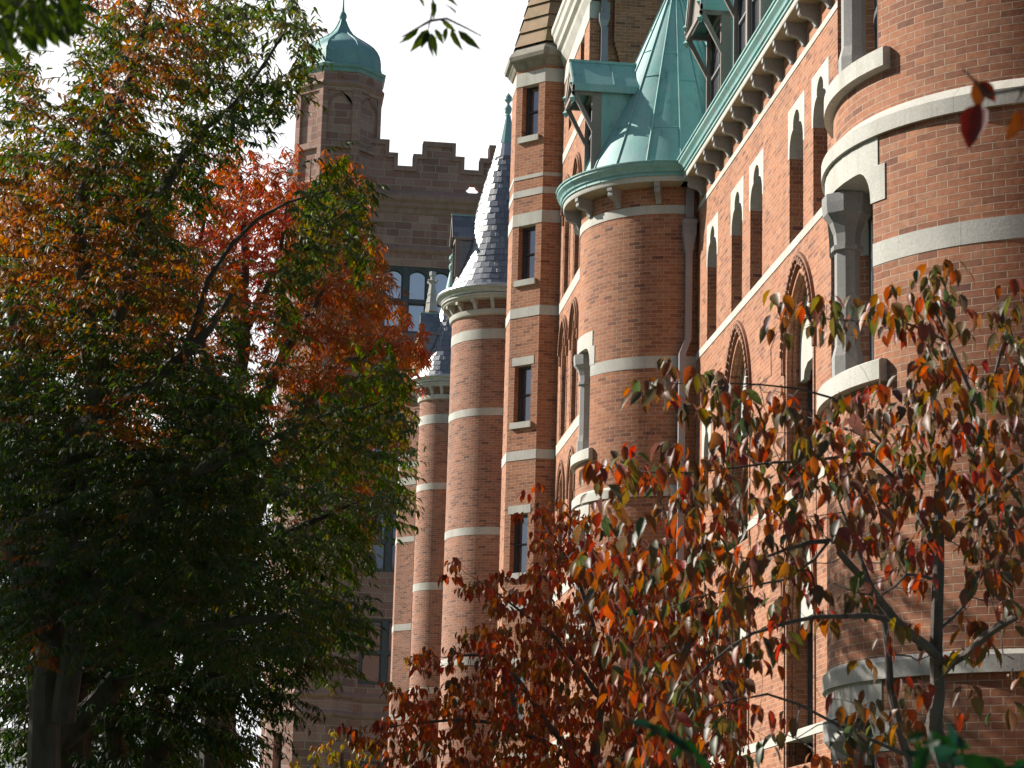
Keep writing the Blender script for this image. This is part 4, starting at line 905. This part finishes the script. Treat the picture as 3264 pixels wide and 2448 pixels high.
ROWS=[".....ogogooggg:g.......",".....ggogooggg::g......",":....gogooggg:..g......","g:..ggogogog:..:g......","go:.ggoggog::ggg.......","gg:.ggoo.gggGGG:.......",".:.ogoog..gGGG:........","gg:goggg..GG:..........","ggggggGgg:G:r:.:.......","ggogGggGg.:rrrrr.:g....","ogooGGgGGgGrrrrr:ggg...","ooggGoGGgGGrrRRRgggg...","oooGGoGGGGGRrRRRgggg...","ooooGoooGGGRrRRrggtg...","GoooGgoooGGGrRrGgtttt..","ggoGGGggoooGoRgGttttt..","gGgGGGgGoo:.GRttttttt..","gGGgGGGGo::.GgRgtttttt.","GGgGGGgG:.GGg..tRttttrr","GGG.GGGGGG:G..ttttttttr","GGG:.GGGGGGG:.tttttggg.","GGGGGG..:GGGGG:.ttgggg.","GGGGGoo..GGGGtt.ggggg..","GGGGGGoo::GGGGtGgggggg.","GGGGGGGGGG:GGG.:ccgccc.","GGGGGGGGGGGGGG:cccctc..","GGGGGGGGGGGGGGcctccccc.","GGGGGGGGGGGGGGccccctcc.","oGGGGGGGGGGGGGcccccc...","GoGGGGGG:GGGGGCccccc...","GGGGGGGGGGGGGG:Ccccc...","GGGGGGGGGGGGGGCCccc....","CCCCCCCCCCcccccccc.....","CCCCCCCCCCCCCCCccccc...","CCoCCCCCCCCCCCCCcc.....","CCoCCCCCCCCCCCCCCcc....",":CCCCCCCCCCCCCCCC......",":CCCCCCCCCCCCC:C.......",".C:CCCCCCCCCCCC:.......",".C.CCCCCCCCCC..........","..C.CCcCCcCCCc.........","....CCCCCCCCC.........."]
ROWS=[r.replace('ooGGoG','otogoG') for r in ROWS]
ROWSB=[''.join(('t' if (9<=j<=23 and i>=7 and c in 'Ggo') else c) for i,c in enumerate(r)) for j,r in enumerate(ROWS)]
for j in range(9,20): ROWS[j]=''.join((('o' if (i*7+j*5)%3==0 else 'G' if (i+j)%2 else 'g') if i<8 and c in 'Gg' else ('.' if 9<=i<15 and c in 'Gg' and (i*3+j*2)%5 else c)) for i,c in enumerate(ROWS[j]))
ROWSC=[''.join(('C' if (9<=j<=31 and i<=14 and c in 'Ggo') else c) for i,c in enumerate(r)) for j,r in enumerate(ROWS)]
ROWSC=[(''.join(':' if (c in 'Cc' and (i*5+j*3)%4) else c for i,c in enumerate(r[:8]))+r[8:]) if j>=35 else r for j,r in enumerate(ROWSC)]
ROWSA=ROWS[:32]+[('........'+r[8:].replace('C',':')) if i>2 else (r.replace('C','G') if i%2==0 else r.replace('C',':').replace('c','G')) for i,r in enumerate(ROWS[32:])]
tree('zelkova_tree','tall green and orange tree filling the upper left, nearest of the three large trees','tree',
 [[(105,2300,15.5,.15),(95,1659,15.5,.11),(100,1375,15.5,.085),(120,1271,15.5,.075),(170,1080,15.2,.06),(200,900,15,.055),(188,700,15,.06),(165,488,15,.05),(190,408,15,.045),(222,320,15,.04),(262,220,15,.032),(304,80,15,.022),(335,-60,15,.012)],
  [(100,1375,15.5,.08),(60,1262,15,.07),(160,1202,14.8,.06),(280,1138,14.6,.05),(352,1070,14.5,.06),(428,1026,14.4,.045),(500,960,14.4,.02)],
  [(60,1262,15,.07),(20,1178,15,.065),(52,1142,14.9,.06),(160,1082,14.8,.05),(260,1040,14.7,.03)],
  [(130,1200,15.2,.08),(160,942,15.2,.07),(224,886,15.1,.06),(312,838,15,.05),(400,770,15,.04),(452,702,15,.03),(500,634,15,.018)],
  [(90,1300,16,.09),(0,906,16,.07),(52,834,16,.06),(20,640,16,.04),(36,504,16,.03),(60,300,16,.015)],
  [(200,900,15,.05),(260,640,15,.045),(304,476,15,.04),(348,416,15,.037),(392,344,15,.03),(444,276,15,.022),(520,210,15,.015),(620,60,15,.008)],
  [(330,800,15,.03),(396,782,15,.025),(450,600,15,.02),(560,470,15,.012),(680,420,15,.007),(750,400,15,.003)],
  [(150,1560,15.5,.09),(187,1252,15.3,.07),(300,1340,15,.05),(480,1340,14.8,.035),(620,1330,14.6,.02)],
  [(428,1026,14.4,.02),(560,960,14.4,.016),(700,900,14.4,.01),(850,860,14.4,.004)]],
 ROWSA,20,20,'Ggo',15.2,1.9,12.5,(.048,.078,.34,12),loose=.6,group='broad-leaved autumn trees on the left',twigs=.3)
tree('zelkova_tree','red and orange tree behind the green one, its tips crossing the brownstone tower','tree',
 [[(470,2100,28,.26),(470,1659,28,.22),(480,1300,28,.18),(500,1000,28,.13),(520,750,28,.09),(530,560,28,.05),(520,380,28,.02)],
  [(480,1300,28,.13),(600,1000,28,.09),(720,800,28,.06),(880,740,28,.02)],[(500,1000,28,.09),(620,760,28,.06),(720,600,28,.04),(780,560,28,.015)],[(520,750,28,.05),(600,560,28,.03),(620,440,28,.015)],[(500,1000,28,.08),(430,700,28,.05),(440,480,28,.02)]],
 ROWSB,20,20,'rRt',28,2.6,20,(.07,.12,.28,12),loose=.8,group='broad-leaved autumn trees on the left',twigs=.2)
tree('zelkova_tree','dark green tree at lower left, its low sprays reaching over to the brownstone wall','tree',
 [[(150,2300,21,.30),(140,1659,21,.25),(131,1471,21,.19),(151,1359,21,.14),(187,1252,21,.08),(230,1100,21,.04)],
  [(135,1640,21,.16),(151,1510,21,.14),(183,1451,21,.12),(279,1391,21,.09),(380,1350,21,.05),(520,1330,21,.02)],
  [(135,1600,20.6,.14),(223,1510,20.6,.11),(295,1431,20.6,.09),(430,1280,20.6,.06),(600,1160,20.6,.035),(780,1080,20.6,.01)],
  [(120,1650,21.5,.15),(88,1510,21.5,.12),(60,1320,21.5,.08),(40,1100,21.5,.03)],
  [(320,1900,22,.16),(330,1659,22,.13),(420,1500,22,.09),(560,1400,22,.05),(740,1350,22,.015)],[(330,1659,22,.10),(350,1500,22,.07),(480,1380,22,.04),(650,1220,22,.02)],
  [(280,1900,22.5,.14),(250,1600,22.5,.1),(240,1420,22.5,.06),(300,1250,22.5,.03)]],
 ROWSC,20,20,'cC',21.5,2.4,14,(.06,.105,.32,12),loose=.8,group='broad-leaved autumn trees on the left',twigs=.25)
tree('distant_tree','dark green tree mass farther off, filling the gaps at lower left','tree',
 [[(250,2000,46,.35),(250,1659,46,.3),(260,1300,46,.2),(300,1000,46,.08)],[(250,1500,46,.2),(420,1250,46,.1),(520,1080,46,.04)],[(250,1500,46,.2),(100,1250,46,.1),(60,1000,46,.04)]],
 ['b...bb...bbb....','b..bbbb.bbbb....','bbbbbbbbbbbb...','bbbbbbbbbbbbb..','bbbbbbbbbbbbbb.','bbbbbbbbbbbbbb.','bbbbbbbbbbbbb..','bbbbbbbbbbbbb..','bbbbbbbbbbbb...','bbbbbbbbbbbb...','bbbbbbbbbbb....','bbbbbbbbbb.....','bbbbbbbbbb.....','bbbbbbbbbbb....','bbbbbbbbbbb....','bbbbbbbbbbbb...','bbbbbbbbbbbb...'],-20,1010,'b',46,3.5,12,(.14,.24,.42,11),twigs=.15,loose=1.8)
def shade_tree(x,y,h,r,label):
    t=thing('zelkova_tree',(x,y,0),label,'tree','unseen trees added for their shade'); tb=MB('bark')
    tube(tb,[(x,y,GZ-.1),(x+.1,y,1),(x,y+.1,3)],[.3,.24,.2],9); 
    for k in range(9):
        a=k*.7; e=(x+r*.7*math.cos(a),y+r*.7*math.sin(a),h*.55+.3*k); tube(tb,[(x,y,2.4),((x+e[0])/2,(y+e[1])/2,h*.5),e],[.14,.08,.02],6)
    tb.build('trunk',t,smooth=True); n=26000
    d=norm(rng.normal(0,1,(n,3))); rr=rng.uniform(.25,1,n)**.5; blob=1+.22*np.sin(d[:,0]*5+x)*np.cos(d[:,1]*6+y)+.12*np.sin(d[:,2]*9)
    p=np.array([x,y,h*.55])+d*(rr*blob)[:,None]*np.array([r,r,h*.45]); a=norm(d*.5+rng.normal(0,.5,(n,3))+np.array([0,0,-.5])); l=rng.uniform(.12,.2,n)
    leaves('foliage',p,a,norm(np.array([0,0,1.])+rng.normal(0,.5,(n,3))),l,l*.5,palcol('C',n),'leaf',t,(x,y,0))
for q in ((-8.2,16.6,7.6,2.5),(-9.0,20.5,9.3,3.4),(-11,27.5,9.8,3.6),(-12,35.5,11,4.0),(-5,-9,13,5),(4.5,-12,14,5.5),(-14,-4,13,5),(13,-14,14,5)): shade_tree(*q,'unseen leafy green tree, added to shade what is in frame')  # unseen trees: left ones added to shade the foliage, rear ones to cut sky fill
# ---- dogwoods
DR=["..................:dd....",".................:ddd..d.","...........ddd:dddddd.dd:","...........d:ddddd:dd..:d","...................dd..dd","....:.............ddd.ddd","...ddd:d:.......:dddddddd","....:ddddddd..dddddddd:dd","......:dddddddd:ddddddddd","........ddddddddddddddd:d",".ddd.ddddddddddddddddddd.",".ddddddddddddddddddddddd.","..ddddddddddd:ddddddd:dd:",".:ddddddddddd::ddddd:d:d:","ddddddddddddd.:dd:dd:dddd","dddddddddddd:..::ddd:d:dd","dddddddddddd:..:.dd::ddd:",".dddddddddd:d..:::d:.:dd:",".ddddddddddd:::::.:..::d:","..dddddddd:::::::::.:::::","..ddd:d:dd:d.::.::...::.:","..dddddd:d:.:..:...::...:","..dd:dd:::::...::::..:..:","..:dd:dd:::..:::.:.:.::..","..::ddd:::::..:::dd::..:.","..:.dd::d:.:..:ddd:.::...","..:ddd:::::.:.:dd:...:..."]
def tw(l,d,k=.62): return [(x,y,d+dz,r*k) for x,y,dz,r in l]
tree('dogwood_tree','big open dogwood with mottled green and red hanging leaves in front of the right bay','tree',
 [tw([(2040,2000,0,.085),(2029,1659,0,.07),(2021,1500,0,.055),(2029,1307,0,.045),(2026,1167,.1,.04),(2032,990,.2,.034),(2105,857,.3,.025),(2094,836,.3,.02),(2050,738,.4,.014),(2005,616,.4,.006)],10.6),
  tw([(2025,1430,0,.04),(2013,1400,-.1,.036),(1928,1338,-.3,.032),(1820,1195,-.5,.024),(1795,1167,-.5,.02),(1700,1185,-.6,.013),(1600,1230,-.7,.006)],10.6),
  tw([(2033,1462,0,.035),(2091,1400,-.1,.032),(2160,1350,-.2,.028),(2260,1300,-.3,.02)],10.6),
  tw([(1990,1700,.2,.045),(1959,1632,.2,.034),(1928,1481,.3,.030),(1909,1346,.3,.024),(1850,1180,.5,.016),(1800,1050,.6,.008)],10.6),
  tw([(1990,1400,0,.026),(1936,1346,-.2,.022),(1820,1326,-.5,.018),(1700,1345,-.7,.013),(1626,1369,-.8,.011),(1540,1430,-.9,.008),(1471,1500,-1,.005)],10.6),
  tw([(2043,1167,.1,.032),(2110,1100,0,.026),(2179,1029,-.2,.022),(2260,960,-.3,.015)],10.6),
  tw([(2010,1170,.1,.026),(1964,1073,.3,.022),(1922,975,.5,.016),(1840,930,.6,.010),(1740,900,.8,.005)],10.6),
  tw([(1964,1073,.3,.018),(1880,980,.2,.015),(1800,990,0,.012),(1660,1000,-.2,.009),(1500,1020,-.3,.007),(1330,1020,-.4,.004)],10.6),
  tw([(1922,975,.4,.012),(1800,860,.4,.010),(1640,830,.3,.007),(1420,830,.3,.004)],10.6),
  tw([(2042,735,.4,.012),(1960,698,.4,.009),(1896,695,.4,.008),(1800,690,.5,.006),(1700,680,.5,.003)],10.6),
  tw([(2105,857,.3,.018),(2147,813,.2,.014),(2180,700,.2,.010),(2230,640,.2,.006)],10.6),
  tw([(1795,1167,-.5,.012),(1700,1250,-.5,.009),(1500,1290,-.4,.006),(1400,1340,-.4,.003)],10.6),
  tw([(1959,1632,.2,.016),(1800,1560,0,.012),(1660,1500,-.2,.009),(1500,1540,-.3,.005)],10.6),
  tw([(2010,1250,0,.014),(1960,1240,-.3,.010),(1900,1290,-.5,.007),(1800,1260,-.6,.004)],10.6),
  tw([(2025,1360,0,.015),(2100,1290,.3,.010),(2150,1180,.4,.007),(2230,1130,.4,.004)],10.6)],
 DR,1260,580,'d',10.5,1.0,1.75,(.055,.105,.50,5),'dogleaf','dogbark',style='whorl',twigs=1,sparse=.36)
ER=["............:...........","............:ee:........","............:eee:.......",".............eee:ee:....","........:...:eeeeeeee...","........:eeeeeeeeeeeee..","..........eeeeeeeeeeeee.","..........:eeeeeeeeeeee.",".........eeeeeeeeeeeeee.","......eee:eeeeeeeeeeeeee","........eeeeeeeeeeeeeeee",".....eeeeeeeeeeeeeeeeeee","....:eeeeeeeeeeeeeeeeeee","..:eeeeeeeeeeeeeeeeeeeee",".fffeeeeeeeeeeeeeeeeeeee","ffffeeeeeeeeeeeeeeeeeeee","ffffeeeeeeeeeeeeeeeeeeee"]
tree('dogwood_tree','dense red-leaved dogwood in the lower centre, in front of the octagonal turret foot','tree',
 [tw([(1300,2100,0,.11),(1296,1800,0,.09),(1290,1620,0,.07),(1300,1450,0,.04),(1250,1250,0,.02),(1170,1120,0,.006)],19),
  tw([(1290,1700,0,.06),(1180,1560,0,.04),(1080,1420,0,.025),(960,1420,0,.008)],19),tw([(1290,1700,0,.06),(1400,1560,.2,.04),(1480,1400,.3,.025),(1500,1290,.3,.01)],19),
  tw([(1250,1650,0,.05),(1080,1560,.2,.03),(900,1560,.3,.015),(800,1580,.3,.006)],19),tw([(1295,1500,0,.04),(1200,1380,-.3,.025),(1060,1270,-.3,.008)],19)],
 ER,660,1060,'e',19,1.5,6.0,(.055,.10,.48,6),'dogleaf','dogbark',style='whorl',twigs=.8,sparse=.3)
tree('dogwood_tree','small yellow-green dogwood at the foot of the brownstone tower','tree',
 [tw([(730,1950,0,.10),(730,1750,0,.07),(740,1620,0,.03)],27),tw([(730,1750,0,.05),(680,1640,0,.02)],27),tw([(730,1740,0,.05),(800,1640,0,.02)],27)],
 ER+["ffffff.................."],660,1060,'f',27,1.2,7,(.06,.10,.48,6),'dogleaf','dogbark',style='whorl',twigs=.3)
# ---- sprigs hanging into the frame close to the camera
def sprig(name,label,stem,lf,length,pal,matn,shape,asp,rad=.004,drift=.5):
    """stem: list of polylines of (x,y,d); lf: list of (x,y,d, dx,dy) leaf base and pixel direction"""
    base=at(*stem[0][0]); bl=(base.x,base.y,base.z+EZ)
    t=thing(name,bl,label,'branch'); tb=MB('bark')
    for l in stem: tube(tb,[at(*q) for q in l],[rad*(1-.6*i/(len(l)-1)) for i in range(len(l))],5)
    tb.build('twig',t)
    p=np.array([tuple(at(*q[:3])) for q in lf]); a=np.array([tuple(AX*q[3]-AY*q[4]+AF*rng.normal(0,.25)*math.hypot(q[3],q[4])) for q in lf]); n=len(lf)
    l=np.array([math.hypot(q[3],q[4])*q[2]/5114. for q in lf]); nv=norm(np.tile(np.array(-AF),(n,1))+rng.normal(0,.45,(n,3)))
    leaves('leaves',p,a,nv,l,l*asp*rng.uniform(.8,1.1,n),palcol(pal,n),matn,t,bl,shape,.12); return t
d=6.0
sprig('overhanging_branch','dark leafy sprig hanging into the white sky at the top centre',[[(925,-220,d),(930,-60,d),(936,10,d),(930,45,d),(925,62,d)],[(930,45,d),(900,62,d),(868,80,d)],[(930,45,d),(965,40,d),(1010,62,d),(1040,78,d)],[(940,-10,d),(970,-25,d)]],
 [(905,60,d,-42,40),(925,64,d,-38,52),(926,66,d,-16,42),(929,72,d,3,55),(932,72,d,12,52),(935,68,d,28,10),(940,62,d,22,38),(966,60,d,-10,36),(976,62,d,22,52),(990,66,d,50,46),(955,42,d,32,28),(935,2,d,4,42),(905,-8,d,14,24),(960,-6,d,32,18),(900,68,d,-34,16),(950,40,d,14,10),(985,30,d,-30,-36),(915,-30,d,-20,20),(955,-30,d,10,20)],0,'n','leaf','lance',.38)
lf=[]
for k in range(560):
    x=rng.uniform(-80,175); y=rng.uniform(-140,95)*(1-max(0,x)/320); lf.append((x,y,rng.uniform(4.6,5.6),rng.normal(8,22),rng.uniform(22,60)))
lf+=[(165,30,5,60,42),(150,60,5,40,22),(140,10,5,50,30)]
sprig('overhanging_branch','dense dark green foliage cut by the top left corner',[[(-300,-60,5),(-60,-10,5),(90,20,5),(170,40,5)],[(-60,-10,5),(40,50,5),(140,70,5)],[(-100,-80,5),(60,-60,5),(140,-20,5)]],lf,0,'n','leaf','lance',.34,.008)
sprig('overhanging_branch','dark red leaf pair dangling at the right edge in front of the bay',[[(2400,60,3.9),(2212,190,3.9),(2130,205,3.9),(2100,170,3.9),(2080,150,3.9)],[(2212,190,3.9),(2190,225,3.9)]],
 [(2108,172,3.9,12,66),(2118,225,3.9,-36,100),(2120,175,3.9,30,46),(2200,240,3.9,-24,66),(2212,236,3.9,20,60)],0,'m','dogleaf','ovate',.55)
lf=[(1995+rng.uniform(-20,120),1600+rng.uniform(0,70),3.4+rng.uniform(-.3,.3),rng.normal(0,40),rng.normal(0,30)) for k in range(26)]+[(2000,1585,3.4,-45,18),(2040,1590,3.4,60,30),(2030,1600,3.4,-40,40)]
lf+=[(2100+rng.uniform(0,160),1650+rng.uniform(0,50),3.4,rng.normal(0,45),rng.normal(-5,25)) for k in range(20)]
sprig('overhanging_branch','blurred bright green leaves close to the lens at the bottom right',[[(2150,2000,3.4),(2090,1750,3.4),(2040,1610,3.4)],[(2090,1750,3.4),(2200,1660,3.4)]],lf,0,'s','leaf','ovate',.55)
sprig('overhanging_branch','blurred blue-green frond crossing the bottom between the two dogwoods',[[(1560,1900,3.6),(1520,1720,3.6),(1480,1620,3.6),(1420,1580,3.6),(1350,1556,3.6)]],
 [(1360,1558,3.6,60,10),(1400,1568,3.6,56,26),(1440,1585,3.6,50,30),(1470,1600,3.6,50,34),(1500,1630,3.6,40,36),(1420,1575,3.6,-30,24),(1520,1660,3.6,-30,30),(1475,1610,3.6,-30,34)],0,'s','leaf','lance',.42)
